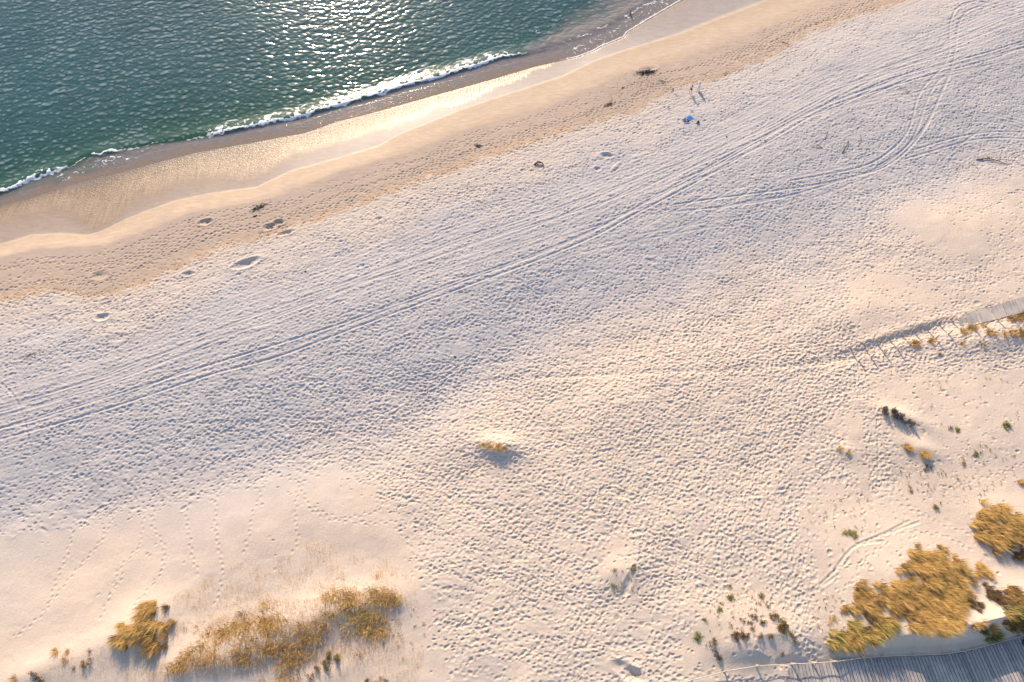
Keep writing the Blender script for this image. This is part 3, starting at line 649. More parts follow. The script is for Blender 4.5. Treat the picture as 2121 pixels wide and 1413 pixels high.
def blades(x, y, z, hx, hy, L, wdt, steep, tone):
    """arched blades: base point, horizontal direction, length, width, steepness 0..1"""
    n = len(x); hn = np.hypot(hx, hy)+1e-9; hx = hx/hn; hy = hy/hn
    el = np.radians(25+60*steep)
    m = np.stack([x+hx*np.cos(el)*L*.55, y+hy*np.cos(el)*L*.55, z+np.sin(el)*L*.55], 1)
    el2 = el-np.radians(35)
    t = m+np.stack([hx*np.cos(el2)*L*.45, hy*np.cos(el2)*L*.45, np.sin(el2)*L*.45], 1)
    b = np.stack([x, y, z-.03], 1); s = np.stack([-hy, hx, 0*x], 1)*wdt[:, None]*.5
    v = np.stack([b-s, b+s, m+s*.8, m-s*.8, t+s*.15, t-s*.15], 1).reshape(-1, 3)
    k = np.arange(n)[:, None]*6
    q = np.concatenate([k+np.array([[0, 1, 2, 3]]), k+np.array([[3, 2, 4, 5]])], 1).reshape(-1, 4)
    return v, q, np.repeat(tone, 6)
def pts_in(P, n):
    lo, hi = P.min(0), P.max(0); out = np.zeros((0, 2))
    while len(out) < n:
        c = rng.uniform(lo, hi, (n*2, 2)); out = np.vstack([out, c[inside(c[:, 0], c[:, 1], P)]])
    return out[:n]
def parea(P): return .5*abs(np.dot(P[:, 0], np.roll(P[:, 1], 1))-np.dot(P[:, 1], np.roll(P[:, 0], 1)))
def grass(name, pts, label, cat="grass clump", tufts=2.2, per=46, L=.95, lean=(.35, -.9), leank=.9, tone=(.42, .12), w=.030, steep=.45, spread=.42, group=None, green=0.0, shrink=None):
    P = Gl(pts)
    c0 = P.mean(0)
    r0 = shrink if shrink is not None else L*.35
    Q = P+(c0-P)/np.maximum(np.linalg.norm(P-c0, axis=1), .3)[:, None]*min(r0, .4*math.sqrt(parea(P)))-np.array(lean)*leank*L*.28
    nt_ = max(2, int(parea(P)*tufts)); T = pts_in(Q, nt_)
    tt = rng.normal(tone[0], tone[1]*.55, nt_); TL = L*rng.uniform(.5, 1.2, nt_)
    tt = np.where(rng.random(nt_) < green, rng.uniform(.72, .92, nt_), tt)
    if L > 1.1:
        dkk = rng.random(nt_) < .15; tt = np.where(dkk, rng.uniform(.06, .2, nt_), tt); TL = np.where(dkk, TL*.7, TL)
        ot = rng.random(nt_) < .20; T = T+ot[:, None]*(T-c0)/np.maximum(np.linalg.norm(T-c0, axis=1), .3)[:, None]*rng.uniform(.2, 1.3, nt_)[:, None]; TL = np.where(ot, TL*.8, TL)
    i = np.repeat(np.arange(nt_), per); n = len(i)
    r = np.abs(rng.normal(0, spread*.5, n)); a = rng.uniform(0, 2*np.pi, n)
    x = T[i, 0]+r*np.cos(a); y = T[i, 1]+r*np.sin(a); z = ground(x, y)
    nb = per//5; cl = rng.integers(0, nb, n)+i*nb; ja = rng.normal(0, .35, nt_*nb)[cl]; jt = rng.normal(0, 1.0, nt_*nb)[cl]*tone[1]*1.5; jl = rng.uniform(.6, 1.15, nt_*nb)[cl]
    hx = np.cos(a+ja)*.7+rng.normal(0, .15, n)+lean[0]*leank; hy = np.sin(a+ja)*.7+rng.normal(0, .15, n)+lean[1]*leank
    LL = TL[i]*jl*rng.uniform(.75, 1.1, n)
    v, q, t = blades(x, y, z, hx, hy, LL, np.full(n, w)*rng.uniform(.6, 1.2, n), np.clip(steep+rng.normal(0, .2, n), 0, 1), np.clip(tt[i]+jt+rng.normal(0, tone[1]*.6, n), 0, 1))
    o = np_mesh(name, v-np.array([c0[0], c0[1], 0]), quads=q, attrs=dict(tone=t), mat=m_grass, smooth_=False)
    o.location = (c0[0], c0[1], 0); tag(o, label, cat, group); return o
def shrub(name, pts, label, cat="shrub", h=.45, dens=60, leaf=.10, tone=(.35, .14), material=None, stems=5, group=None, mound=True):
    P = Gl(pts); c0 = P.mean(0); A = parea(P)
    root = empty(name, (c0[0], c0[1], float(ground(c0[0], c0[1])))); tag(root, label, cat, group); z0 = root.location.z
    nc = max(3, int(A*stems)); T = pts_in(P, nc); hh_ = h*rng.uniform(.5, 1.1, nc)
    st = M()
    for k in range(nc):
        gx, gy = T[k]; gz = float(ground(gx, gy)); a = rng.uniform(0, 6.28); l = hh_[k]
        for b in range(3):
            a2 = a+b*2.1+rng.normal(0, .4); r1 = .12+.25*rng.random()
            st.tube([(gx-c0[0], gy-c0[1], gz-z0-.04), (gx-c0[0]+math.cos(a2)*r1*.5, gy-c0[1]+math.sin(a2)*r1*.5, gz-z0+l*.55), (gx-c0[0]+math.cos(a2)*r1, gy-c0[1]+math.sin(a2)*r1, gz-z0+l*.95)], [.018, .013, .006], 4, False)
    st.build("stems", m_twig, root)
    n = int(max(30, A*dens*6)); i = rng.integers(0, nc, n)
    d = rng.normal(0, .14, (n, 2)); x = T[i, 0]+d[:, 0]; y = T[i, 1]+d[:, 1]; z = ground(x, y)+hh_[i]*rng.uniform(.12, 1.05, n)*np.exp(-((d/.32)**2).sum(1))
    n1 = rng.normal(size=(n, 3)); n1 /= np.linalg.norm(n1, axis=1)[:, None]; n2 = np.cross(n1, rng.normal(size=(n, 3))); n2 /= np.linalg.norm(n2, axis=1)[:, None]
    s = leaf*rng.uniform(.5, 1.2, n)[:, None]; c = np.stack([x-c0[0], y-c0[1], z-z0], 1)
    v = np.stack([c-n1*s*.7, c-n2*s*.28, c+n1*s*.7, c+n2*s*.28], 1).reshape(-1, 3); q = np.arange(4*n).reshape(-1, 4)
    t = np.repeat(np.clip(rng.normal(tone[0], tone[1], nc)[i]+rng.normal(0, .08, n), 0, 1), 4)
    f = np_mesh("leaves", v, quads=q, attrs=dict(tone=t), mat=material or m_leaf, smooth_=False); f.parent = root
    return root
def circ(x, y, r, ry=None): return [(x+r*math.cos(a), y+(ry or r)*math.sin(a)) for a in np.linspace(0, 6.28, 9)[:-1]]
zr = lambda p: zz(1700, 1020, 4.038, p)
zl = lambda p: zz(180, 1180, 5.582, p)
zf_ = lambda p: zz(480, 1180, 5.303, p)
zu = lambda p: zz(1720, 600, 5.289, p)
zs = lambda p: zz(1400, 1200, 7.067, p)
zc = lambda p: zz(1700, 820, 5.038, p)
zb = lambda p: zz(0, 1290, 9.64, p)
GRP = "marram grass on the dune by the lower boardwalk"
gR = dict(group=GRP, per=62, tufts=3.7, L=1.6, lean=(1.15, -.85), w=.042, shrink=.15, spread=.40)
grass("marram_clump", zr([(1280,350),(1340,200),(1440,110),(1560,130),(1650,180),(1780,280),(1850,450),(1700,500),(1560,500),(1450,460),(1350,420)]), "broad golden marram clump against the right edge above the lower boardwalk", **gR)
grass("marram_clump", zr([(725,490),(800,500),(860,540),(990,500),(1110,540),(1210,620),(1250,710),(1130,760),(900,740),(740,670),(800,600)]), "top lobe of the big golden marram patch, nearest the forked rut", **{**gR, "tone": (.40, .13)})
grass("marram_clump", zr([(740,660),(900,740),(1130,760),(1250,720),(1310,850),(1220,900),(1250,1000),(1190,1080),(1000,1040),(760,960),(600,900),(490,840),(560,770),(730,780)]), "dense golden middle of the big marram patch, widest of its lobes", **{**gR, "tone": (.50, .11)})
grass("marram_clump", zr([(300,770),(350,750),(400,860),(480,840),(600,900),(760,960),(700,1080),(560,1060),(390,1060),(320,960)]), "left shoulder of the big marram patch with a red brown hollow", **{**gR, "tone": (.36, .14)})
grass("marram_clump", zr([(710,1080),(760,960),(1000,1040),(1190,1080),(1240,1110),(1170,1180),(1040,1230),(980,1190),(800,1190),(730,1140)]), "golden grass fringe hanging over bare sand above the rope fence", **{**gR, "tone": (.50, .12)})
grass("marram_clump", zr([(60,1270),(130,1200),(220,1110),(380,1090),(560,1080),(680,1100),(610,1190),(550,1250),(500,1310),(400,1310),(280,1330),(180,1310),(70,1300)]), "olive and gold tussock beside the rope, lowest left of the patch", **{**gR, "tone": (.60, .15), "green": .35})
grass("marram_clump", zr(circ(200, 985, 45)), "small dull brown tuft just left of the big marram patch", **{**gR, "L": .7, "tone": (.3, .1)})
grass("marram_clump", zr([(1290,570),(1360,570),(1380,640),(1470,720),(1380,750),(1290,700)]), "small bright orange tussock between the two largest marram patches", **{**gR, "tone": (.52, .1), "L": .9})
grass("marram_clump", zr([(1340,770),(1420,760),(1500,840),(1570,900),(1560,960),(1470,920),(1390,870)]), "nearly black dead tussock on shaded sand beside a sandy gully", **{**gR, "tone": (.05, .06), "L": .8, "tufts": 5})
grass("marram_clump", zr([(1560,810),(1640,800),(1760,900),(1800,1000),(1700,990),(1620,960),(1560,900)]), "dark brown marram clump touching the right edge below the gully", **{**gR, "tone": (.18, .1)})
grass("marram_clump", zr([(1580,970),(1700,980),(1800,1000),(1800,1180),(1690,1180),(1600,1130)]), "green brown marram clump in the corner above the boardwalk bend", **{**gR, "tone": (.45, .3), "green": .45})
grass("marram_clump", zr([(1400,1170),(1500,1150),(1600,1150),(1620,1210),(1500,1250),(1410,1240)]), "dark green grass bank pressed against the rope at the bend", **{**gR, "tone": (.9, .1), "green": .9, "L": .9})
grass("marram_clump", zr([(1210,880),(1270,870),(1370,950),(1350,1010),(1260,960)]), "dark brown hollow of dead grass right of the big marram patch", **{**gR, "tone": (.06, .06), "L": .7, "tufts": 5})
grass("marram_clump", zr([(1300,1110),(1420,1080),(1550,1100),(1550,1160),(1400,1160),(1300,1150)]), "thin straw grass strip between the dark green bank and the gully", **{**gR, "tone": (.38, .1), "tufts": 1.6, "L": .9})
grass("marram_clump", zr(circ(1640, 540, 90, 40)), "black brown dead grass below the clump at the right edge", **{**gR, "tone": (.05, .05), "L": .7})
grass("marram_clump", zz(1700, 820, 5.038, [(2060,880),(2121,870),(2160,900),(2121,940),(2080,910)]), "small tan tuft cut by the right edge, above the broad clump", **{**gR, "L": .7, "tufts": 3})
G2 = "marram grass on the lower left dune"
gL = dict(group=G2, per=62, tufts=3.7, L=1.6, lean=(-.9, -1.15), w=.042, shrink=.0, spread=.40)
grass("marram_clump", zl([(650,410),(740,400),(790,480),(760,600),(640,640),(520,640),(510,570),(580,500)]), "tall orange tip of the shaggy clump on the lower left dune", **{**gL, "tone": (.46, .12)})
grass("marram_clump", zl([(230,900),(290,820),(330,730),(430,670),(490,710),(500,830),(430,900),(330,930)]), "pointed golden left wing of the shaggy lower left clump", **{**gL, "tone": (.50, .1)})
grass("marram_clump", zl([(520,650),(640,650),(760,620),(780,700),(770,880),(820,960),(780,990),(720,960),(580,900),(510,820)]), "long haired brown centre of the shaggy lower left clump", **{**gL, "tone": (.38, .14)})
grass("marram_clump", zl([(820,650),(900,580),(980,570),(970,680),(930,780),(860,820),(830,740)]), "looser grass lobe on the right of the shaggy lower left clump", **{**gL, "tone": (.40, .12), "tufts": 2.4})
G3 = "low dry grass patches on the lower left dune"
gF = dict(group=G3, per=34, tufts=5.6, L=.70, lean=(-.2, -.6), steep=.55, w=.036, tone=(.38, .12), spread=.95, shrink=-.3)
grass("dry_grass_patch", zf_([(1000,340),(1110,210),(1250,220),(1400,260),(1600,220),(1830,290),(1790,390),(1700,440),(1580,370),(1400,360),(1180,390)]), "upper right end of the low brown grass field, fading into footprints", **gF)
grass("dry_grass_patch", zf_([(1000,500),(1150,430),(1350,390),(1550,400),(1450,480),(1250,540),(1100,530)]), "dark olive strip inside the low brown grass field", **{**gF, "tone": (.55, .3), "green": .4, "L": .5})
grass("dry_grass_patch", zf_([(1250,610),(1400,530),(1560,490),(1680,570),(1680,720),(1560,730),(1340,720)]), "yellow gold patch at the right of the low brown grass field", **{**gF, "tone": (.54, .12), "green": .1})
grass("dry_grass_patch", zl([(1400,700),(1650,650),(1900,570),(2150,560),(2350,600),(2100,690),(1900,700),(1700,760),(1500,850),(1420,800)]), "long upper band of low straw grass with shaded sand beneath", **{**gF, "tone": (.40, .12)})
grass("dry_grass_patch", zf_([(50,1060),(10,960),(60,820),(250,720),(500,650),(700,590),(950,570),(1080,680),(1000,780),(800,830),(650,880),(400,1000),(250,1020)]), "largest patch of the low brown grass field, ginger and dense", **{**gF, "tone": (.33, .12), "tufts": 3.6})
grass("dry_grass_patch", zf_([(520,1070),(570,960),(700,900),(850,920),(800,1010),(650,1090)]), "low ginger grass patch beside the upright heather shrub", **{**gF, "tone": (.36, .12)})
grass("dry_grass_patch", zl([(930,1210),(1010,1050),(1090,960),(1350,910),(1650,970),(1690,1080),(1500,1130),(1200,1130),(1060,1240)]), "lower left patch of the low grass field, nearest the shaggy clump", **{**gF, "tone": (.42, .12), "tufts": 3.2})
grass("dry_grass_patch", zl([(1090,650),(1250,640),(1270,700),(1130,720)]), "thin scrap of straw grass right of the shaggy clump", **{**gF, "tufts": 2.5})
grass("dry_grass_patch", zl([(1180,850),(1340,840),(1350,880),(1200,890)]), "narrow tan wisp between two low grass bands", **{**gF, "tufts": 3})
grass("dry_grass_patch", zf_([(250,410),(380,370),(560,400),(570,420),(420,410),(280,420)]), "short amber streak of grass above the low grass field", **{**gF, "tufts": 4, "tone": (.45, .1)})
grass("dry_grass_patch", zf_([(1150,650),(1230,640),(1270,780),(1200,790)]), "sparse brown scrap hanging below the yellow gold patch", **{**gF, "tufts": 3})
grass("dry_grass_patch", zf_([(300,1200),(700,1160),(800,1240),(320,1260)]), "thin ginger grass cut by the bottom edge, right of centre field", **{**gF, "tufts": 2.6})
grass("dry_grass_patch", zf_([(1600,40),(1720,50),(1710,100),(1620,90)]), "single amber tuft with a blue shadow north of the grass field", **{**gF, "tufts": 4, "tone": (.45, .08)})
grass("dry_grass_patch", zf_([(1340,900),(1420,910),(1400,960),(1360,960)]), "lone small tan tuft on smooth sand right of the heather shrub", **{**gF, "tufts": 4})
grass("dry_grass_patch", zf_([(90,460),(130,460),(130,500),(90,500)]), "tiny dark tuft with a shadow at the tip of the upper band", **{**gF, "tufts": 6, "tone": (.25, .1)})
grass("marram_clump", zz(960, 880, 10.87, [(300,450),(430,400),(650,420),(850,460),(1000,500),(1080,580),(1000,590),(850,600),(650,570),(460,500)]), "lone orange grass tuft on its mound in the middle of the beach", group=None, per=50, tufts=5, L=.6, lean=(-.3, .3), tone=(.58, .06), w=.03)
G4 = "grass tufts beside the upper boardwalk"
gU = dict(group=G4, per=60, tufts=5, L=.75, lean=(.4, .1), tone=(.44, .12), w=.028)
grass("grass_tuft", zu([(830,600),(900,565),(980,555),(990,610),(900,635)]), "golden tuft south of the post row with a wide blue shadow, left one", **gU)
grass("grass_tuft", zu([(1050,545),(1150,535),(1150,590),(1070,595)]), "golden tuft touching a leaning post south of the sandy path", **gU)
grass("grass_tuft", zu([(1400,450),(1480,420),(1600,385),(1610,420),(1500,480),(1430,475)]), "orange brown tuft against the first deck boards of the upper boardwalk", **gU)
grass("grass_tuft", zu([(1620,385),(1700,375),(1700,400),(1630,410)]), "small ginger wisp right of the tuft at the first deck boards", **gU)
grass("grass_tuft", zu([(1910,330),(2020,295),(2140,250),(2150,330),(2000,360)]), "deep orange clump below the upper boardwalk at the right edge", **{**gU, "tone": (.34, .14), "L": 1.0})
grass("grass_tuft", zu([(1690,470),(1800,430),(1950,440),(2140,430),(2140,550),(1950,525),(1850,515),(1750,500)]), "wide tan bank of grass south of the upper boardwalk", **{**gU, "tufts": 2.6, "tone": (.38, .12)})
grass("grass_tuft", zu(circ(1440, 590, 45, 25)), "small tan tuft on open sand below the orange brown tuft", **{**gU, "tufts": 4, "L": .5})
grass("grass_tuft", zu([(1550,580),(1700,590),(1850,600),(1700,660),(1560,620)]), "thin brown scatter of stems south of the wide tan bank", **{**gU, "tufts": .9, "L": .5, "tone": (.25, .1)})
G5 = "grass tufts on the open right dune"
gO = dict(group=G5, per=60, tufts=6, L=.8, lean=(.8, -.6), tone=(.46, .12), w=.03)
grass("grass_tuft", zc([(860,510),(920,520),(985,570),(940,600),(885,560)]), "pale streaming end of the windswept tuft below the grey shrub", **gO)
grass("grass_tuft", zc([(985,575),(1070,575),(1140,635),(1110,660),(1030,640)]), "orange heart of the windswept tuft below the grey shrub", **{**gO, "tone": (.52, .1)})
grass("grass_tuft", zc([(165,540),(215,530),(235,565),(180,580)]), "olive tuft on smooth sand left of the footprint lane, upper half", **{**gO, "tone": (.72, .12), "L": .5, "green": .5})
grass("grass_tuft", zc([(245,580),(310,590),(320,620),(270,630)]), "olive brown tuft on smooth sand left of the footprint lane, lower half", **{**gO, "tone": (.6, .2), "L": .5})
grass("grass_tuft", zr([(155,300),(230,310),(320,375),(320,395),(260,370),(165,330)]), "narrow green streak of grass just above the forked rut", **{**gO, "tone": (.88, .08), "L": .45, "green": .8})
grass("grass_tuft", zr(circ(90, 1065, 55, 28)), "flat yellow green tuft left of the big marram patch", **{**gO, "tone": (.75, .1), "L": .5, "tufts": 3})
shrub("grey_shrub", zc([(590,125),(680,115),(700,160),(760,140),(800,190),(900,220),(940,240),(990,300),(980,335),(900,310),(830,270),(760,265),(700,210),(610,190)]), "low dark grey shrub with a long shadow on the right dune", h=.95, dens=90, leaf=.12, tone=(.45, .25), material=m_grey)
shrub("small_shrub", zc(circ(1115, 765, 45, 35)), "small purple brown shrub just below the windswept tuft", h=.4, dens=70, leaf=.08, tone=(.2, .08))
shrub("small_shrub", zc([(875,940),(920,930),(950,1000),(930,1025),(900,990)]), "green brown sprawling plant below the windswept tuft", h=.3, dens=45, leaf=.09, tone=(.7, .15))
G6 = "brown dune shrubs above the rope"
kS = dict(group=G6, h=.5, dens=62, leaf=.12, stems=9)
shrub("dune_shrub", zs([(1350,520),(1440,510),(1560,570),(1640,640),(1690,760),(1780,930),(1700,940),(1620,840),(1520,760),(1450,650)]), "largest brown olive shrub, a curved ridge left of the rope post", tone=(.45, .16), **kS)
shrub("dune_shrub", zs([(1220,560),(1300,610),(1350,650),(1300,670),(1230,640)]), "small brown shrub touching the left end of the largest one", tone=(.36, .1), **kS)
shrub("dune_shrub", zs([(750,800),(820,770),(880,740),(980,760),(1100,790),(1060,880),(960,870),(900,900),(840,850)]), "russet shrub mat in the middle of the brown shrubs", tone=(.33, .12), **kS)
shrub("dune_shrub", zs([(400,950),(480,900),(560,860),(700,870),(660,950),(560,960),(500,1000)]), "thin pinkish brown twigs left of the russet shrub mat", tone=(.27, .08), **{**kS, "dens": 14})
shrub("dune_shrub", zs([(510,1040),(620,1050),(670,1170),(600,1180),(550,1110)]), "dark brown shrub lowest left of the group, over blue shade", tone=(.18, .1), **kS)
shrub("dune_shrub", zs([(1170,830),(1300,790),(1410,800),(1430,830),(1330,860),(1200,850)]), "amber shrub strip on the edge of the shaded sand", tone=(.5, .12), **kS)
shrub("dune_shrub", zs([(1060,460),(1110,470),(1180,540),(1150,600),(1120,560)]), "small dark green and brown shrub above the amber strip", tone=(.4, .25), **kS)
shrub("dune_shrub", zs([(1530,1090),(1600,1085),(1610,1120),(1540,1130)]), "tiny brown plant alone on the shaded sand by the rope", tone=(.3, .1), **{**kS, "h": .2})
shrub("dune_shrub", zs([(930,620),(1000,610),(1130,640),(1100,650),(960,650)]), "narrow dark twig mat over a small undercut in the sand", tone=(.12, .08), **{**kS, "h": .25})
shrub("dune_shrub", zs([(1100,720),(1150,700),(1160,770),(1130,760)]), "thin brown sprig joining the russet mat and the amber strip", tone=(.3, .1), **{**kS, "h": .25})
shrub("heather_shrub", zf_([(900,1100),(980,980),(1060,900),(1190,930),(1170,1010),(1100,1090),(980,1100)]), "upright dark olive shrub with tall spikes at the bottom left", h=.95, dens=60, leaf=.11, tone=(.42, .2))
shrub("heather_shrub", zf_([(820,1230),(850,1130),(900,1110),(900,1200)]), "narrow dark shrub at the bottom edge below the spiky one", h=.7, dens=50, leaf=.1, tone=(.35, .15))
shrub("heather_shrub", zf_([(1420,1240),(1500,1180),(1620,1190),(1740,1225),(1740,1260),(1440,1270)]), "row of rust brown twigs cut by the bottom edge", h=.5, dens=30, leaf=.1, tone=(.3, .12))
gB = dict(group="tufts in the bottom left corner", per=60, tufts=6, L=.7, lean=(-.3, -.5), w=.026)
grass("grass_tuft", zb(circ(1100, 575, 70, 55)), "pale olive tuft, uppermost in the bottom left corner", **{**gB, "tone": (.6, .12)})
grass("grass_tuft", zb(circ(1290, 750, 90, 55)), "tan tuft with a blue shadow in the middle of the corner group", **{**gB, "tone": (.42, .1)})
grass("grass_tuft", zb(circ(310, 1130, 90, 45)), "golden brown tuft on the bottom edge nearest the corner", **{**gB, "tone": (.35, .12)})
grass("grass_tuft", zb(circ(1330, 600, 40, 30)), "little brown tuft between the olive tuft and the dark shrub", **{**gB, "tone": (.3, .1), "L": .45})
shrub("dune_shrub", zb([(1600,760),(1700,700),(1820,720),(1870,840),(1760,880),(1630,860)]), "rusty shrub with a long shadow left of the shaggy clump", h=.7, dens=60, leaf=.1, tone=(.42, .14))
shrub("dune_shrub", zb([(540,1060),(660,990),(800,1000),(880,1060),(960,1140),(800,1190),(620,1160)]), "wide brown shrub cut by the bottom edge near the left corner", h=.7, dens=55, leaf=.1, tone=(.34, .12))
shrub("dune_shrub", zb([(1750,590),(1830,500),(1850,560),(1780,610)]), "small dark upright sprig above the rusty shrub", h=.6, dens=60, leaf=.07, tone=(.15, .08))
GG = "small green plants on bare sand"
for (f, x, y, r, lab) in [(zs,315,855,65,"bright green cushion plant left of the brown shrubs"), (zs,425,610,28,"tiny green plant between two green cushions"), (zs,632,455,45,"lime green cushion up slope from the brown shrubs"),
    (zs,800,265,48,"tall yellow green plant, third cushion up the slope"), (zs,775,100,26,"faint yellow green plant, topmost above the shrubs"), (zs,1260,235,38,"olive plant with dark leaves above the largest shrub"), (zs,1340,385,26,"small green sprig over the left of the largest shrub"),
    (lambda p: zz(1230,1150,12.84,p),1050,350,75,"lime green plant at the head of a dark sand hollow"), (lambda p: zz(1230,1150,12.84,p),540,390,42,"small dark green plant left of the sand hollow"), (lambda p: zz(1230,1150,12.84,p),512,760,60,"round lime plant lowest left of the sand hollow"),
    (zc,1420,355,28,"round green plant alone on the upper right dune"), (zc,1935,325,42,"low green brown plant near the right edge of the dune"), (zc,1615,605,26,"small yellow green sprig in the middle of the right dune"), (zc,1200,1165,30,"pale green rosette above the broad marram clump"),
    (zc,1345,330,18,"tiny rust plant beside the round green one"), (zc,1480,700,20,"faint olive rosette on the right dune"), (zb,1455,905,28,"tiny green plant left of the rusty shrub"), (zu,1190,700,18,"tiny olive plant on sand below the leaning post tuft")]:
    t = .88 if "green" in lab or "lime" in lab else .55
    if "rust" in lab or "dark" in lab: t = .5
    shrub("green_plant", f(circ(x, y, r)), lab, "plant", h=.30, dens=110, leaf=.09, tone=(t, .1), stems=16, group=GG)

# countable little sprigs, copies of four kinds
def sprig_mesh(kind):
    n = 12; a = rng.uniform(0, 6.28, n); r = rng.uniform(0, .10, n)
    v, q, t = blades(r*np.cos(a), r*np.sin(a), 0*a, np.cos(a), np.sin(a), rng.uniform(.18, .42, n), np.full(n, .04), rng.uniform(.1, .7, n), np.clip(rng.normal([.15, .4, .8, .3][kind], .08, n), 0, 1))
    o = np_mesh("dune_sprig", v, quads=q, attrs=dict(tone=t), mat=m_grass, smooth_=False, link=False); return o.data
SM = [sprig_mesh(k) for k in range(4)]
LM = [(1860,868,"near the grey shrub"),(1900,935,"near the windswept tuft"),(1990,990,"in the middle of the open right dune"),(2060,1060,"just above the broad marram clump"),(2110,960,"by the right edge of the dune"),(2080,900,"below the green brown plant at the right"),
 (1885,1000,"beside the green sprawling plant"),(1940,1070,"by the pale green rosette"),(1480,1240,"near the upper green cushions"),(1440,1300,"near the bright green cushion"),(1530,1270,"between the green cushions and the shrubs"),(1600,1270,"above the largest brown shrub"),(1560,1310,"among the brown shrubs"),(1490,1330,"by the thin pinkish twigs"),
 (1760,1105,"beside the narrow green streak"),(1700,1070,"at the left of the smooth patch"),(1790,1030,"at the top of the smooth patch"),(1720,1250,"left of the big marram patch"),(1710,1310,"near the flat yellow green tuft"),(1285,1190,"by the central sand hollow"),(870,1260,"right of the low grass field"),(860,1350,"near the lower right of the grass field"),(780,1370,"near the heather shrub"),
 (2000,820,"south of the upper boardwalk"),(2080,830,"south of the wide tan bank")]
LW = [(G(a, b)[0], G(a, b)[1], t) for a, b, t in LM]
lab = ["tiny dark brown sprig", "tiny straw coloured sprig", "tiny green sprig", "tiny rust brown sprig"]
def sprigs(P, n, probs, where, grp):
    for x, y in pts_in(Gl(P), n):
        k = rng.choice(4, p=probs); o = bpy.data.objects.new("dune_sprig", SM[k]); C.objects.link(o)
        s = rng.uniform(.45, .95); o.scale = (s, s, s); o.rotation_euler = (0, 0, rng.uniform(0, 6.28)); o.location = (x, y, float(ground(x, y)))
        nz = min(LW, key=lambda q_: (q_[0]-x)**2+(q_[1]-y)**2)[2]; tag(o, lab[k]+" "+nz, "sprig", "tiny sprigs "+nz)
sprigs(zc([(780,690),(1250,780),(1500,450),(2121,640),(2121,900),(1700,1100),(1150,1130),(800,900)]), 90, [.4,.25,.25,.1], "between the grey shrub and the broad marram clump", "sprigs on the open right dune")
sprigs([(1890,790),(2121,780),(2121,900),(1950,880)], 22, [.3,.3,.1,.3], "south of the upper boardwalk", "sprigs below the upper boardwalk")
sprigs(zs([(250,900),(500,350),(800,100),(1350,200),(1500,500),(1100,750),(700,850)]), 60, [.35,.15,.2,.3], "among the shrubs above the rope", "sprigs among the brown shrubs")
sprigs([(1670,1060),(1790,1000),(1830,1080),(1760,1160),(1690,1130)], 34, [.1,.5,.05,.35], "on the smooth patch above the forked rut", "sprigs above the forked rut")
sprigs([(1690,1220),(1740,1230),(1730,1330),(1670,1310)], 22, [.2,.3,.1,.4], "left of the big marram patch", "sprigs left of the big marram patch")
sprigs([(1260,1180),(1310,1180),(1320,1230),(1265,1225)], 14, [.2,.1,.0,.7], "around the sand hollow in the centre", "sprigs around the sand hollow")
sprigs([(830,1230),(880,1250),(880,1350),(820,1380),(740,1370)], 26, [.2,.7,.0,.1], "right of the low grass field", "sprigs right of the low grass field")
# uncountable thin stems on the lower left dune
P = Gl([(330,1250),(480,1170),(640,1120),(760,1130),(860,1200),(870,1280),(800,1240),(640,1230),(520,1250),(450,1290),(380,1330),(340,1420),(250,1430)])
T = pts_in(P, 5200); T = T[vnoise(T[:, 0], T[:, 1], 1.6, 2)+rng.normal(0, .25, len(T)) > -.1]; n = len(T); a = rng.uniform(0, 6.28, n)
v, q_, t = blades(T[:, 0], T[:, 1], ground(T[:, 0], T[:, 1]), np.cos(a)*.6-.3, np.sin(a)*.6, rng.uniform(.2, .5, n), np.full(n, .022), rng.uniform(.4, 1, n), np.clip(rng.normal(.45, .1, n), 0, 1))
o = np_mesh("thin_dune_grass", v, quads=q_, attrs=dict(tone=t), mat=m_grass, smooth_=False); tag(o, "thin straw stems scattered over the lower left dune", "dune grass", None, "stuff")
T = np.vstack([pts_in(Gl([(230,1330),(330,1400),(340,1430),(60,1430),(90,1380)]), 500), pts_in(Gl([(640,1330),(880,1350),(860,1430),(600,1430)]), 1300), pts_in(Gl([(430,1290),(560,1240),(820,1240),(840,1340),(520,1400),(360,1400)]), 7500)]); n = len(T); a = rng.uniform(0, 6.28, n)
v, q_, t = blades(T[:, 0], T[:, 1], ground(T[:, 0], T[:, 1]), np.cos(a)*.6-.2, np.sin(a)*.6, rng.uniform(.2, .5, n), np.full(n, .022), rng.uniform(.4, 1, n), np.clip(rng.normal(.38, .12, n), 0, 1))
o = np_mesh("thin_dune_grass", v, quads=q_, attrs=dict(tone=t), mat=m_grass, smooth_=False); tag(o, "loose dry stems between the low grass patches at the bottom", "dune grass", None, "stuff")

# ------------------------------------------------------------------ washed-up things
def weed(name, px, py, lng, wid, ang, label, cat="seaweed pile", n=60, m=None, h=.18, thick=.02):
    x, y, _ = G(px, py); z = float(ground(x, y)); an = math.radians(ang); mm = M()
    for k in range(n):
        p = rng.normal(0, .42, 2); cx = p[0]*lng*math.cos(an)-p[1]*wid*math.sin(an); cy = p[0]*lng*math.sin(an)+p[1]*wid*math.cos(an)
        a = an+rng.normal(0, .7); l = rng.uniform(.2, .6)*max(.4, min(1.2, lng)); pts = []
        zz_ = abs(rng.normal(0, h*.5))*math.exp(-(p**2).sum())
        for s in (-1, -.3, .35, 1):
            a += rng.normal(0, .35); qx = cx+math.cos(a)*l*.5*s; qy = cy+math.sin(a)*l*.5*s
            pts.append((qx, qy, float(ground(x+qx, y+qy))-z+zz_+.012+.03*rng.random()))
        mm.tube(pts, [thick*.4, thick, thick, thick*.3], 4, False)
    o = mm.build(name, m or m_weed); o.location = (x, y, z); tag(o, label, cat); return o
weed("seaweed_pile", 536, 430, 1.7, .5, 38, "dark feathery seaweed streak on damp sand at the left", n=110)
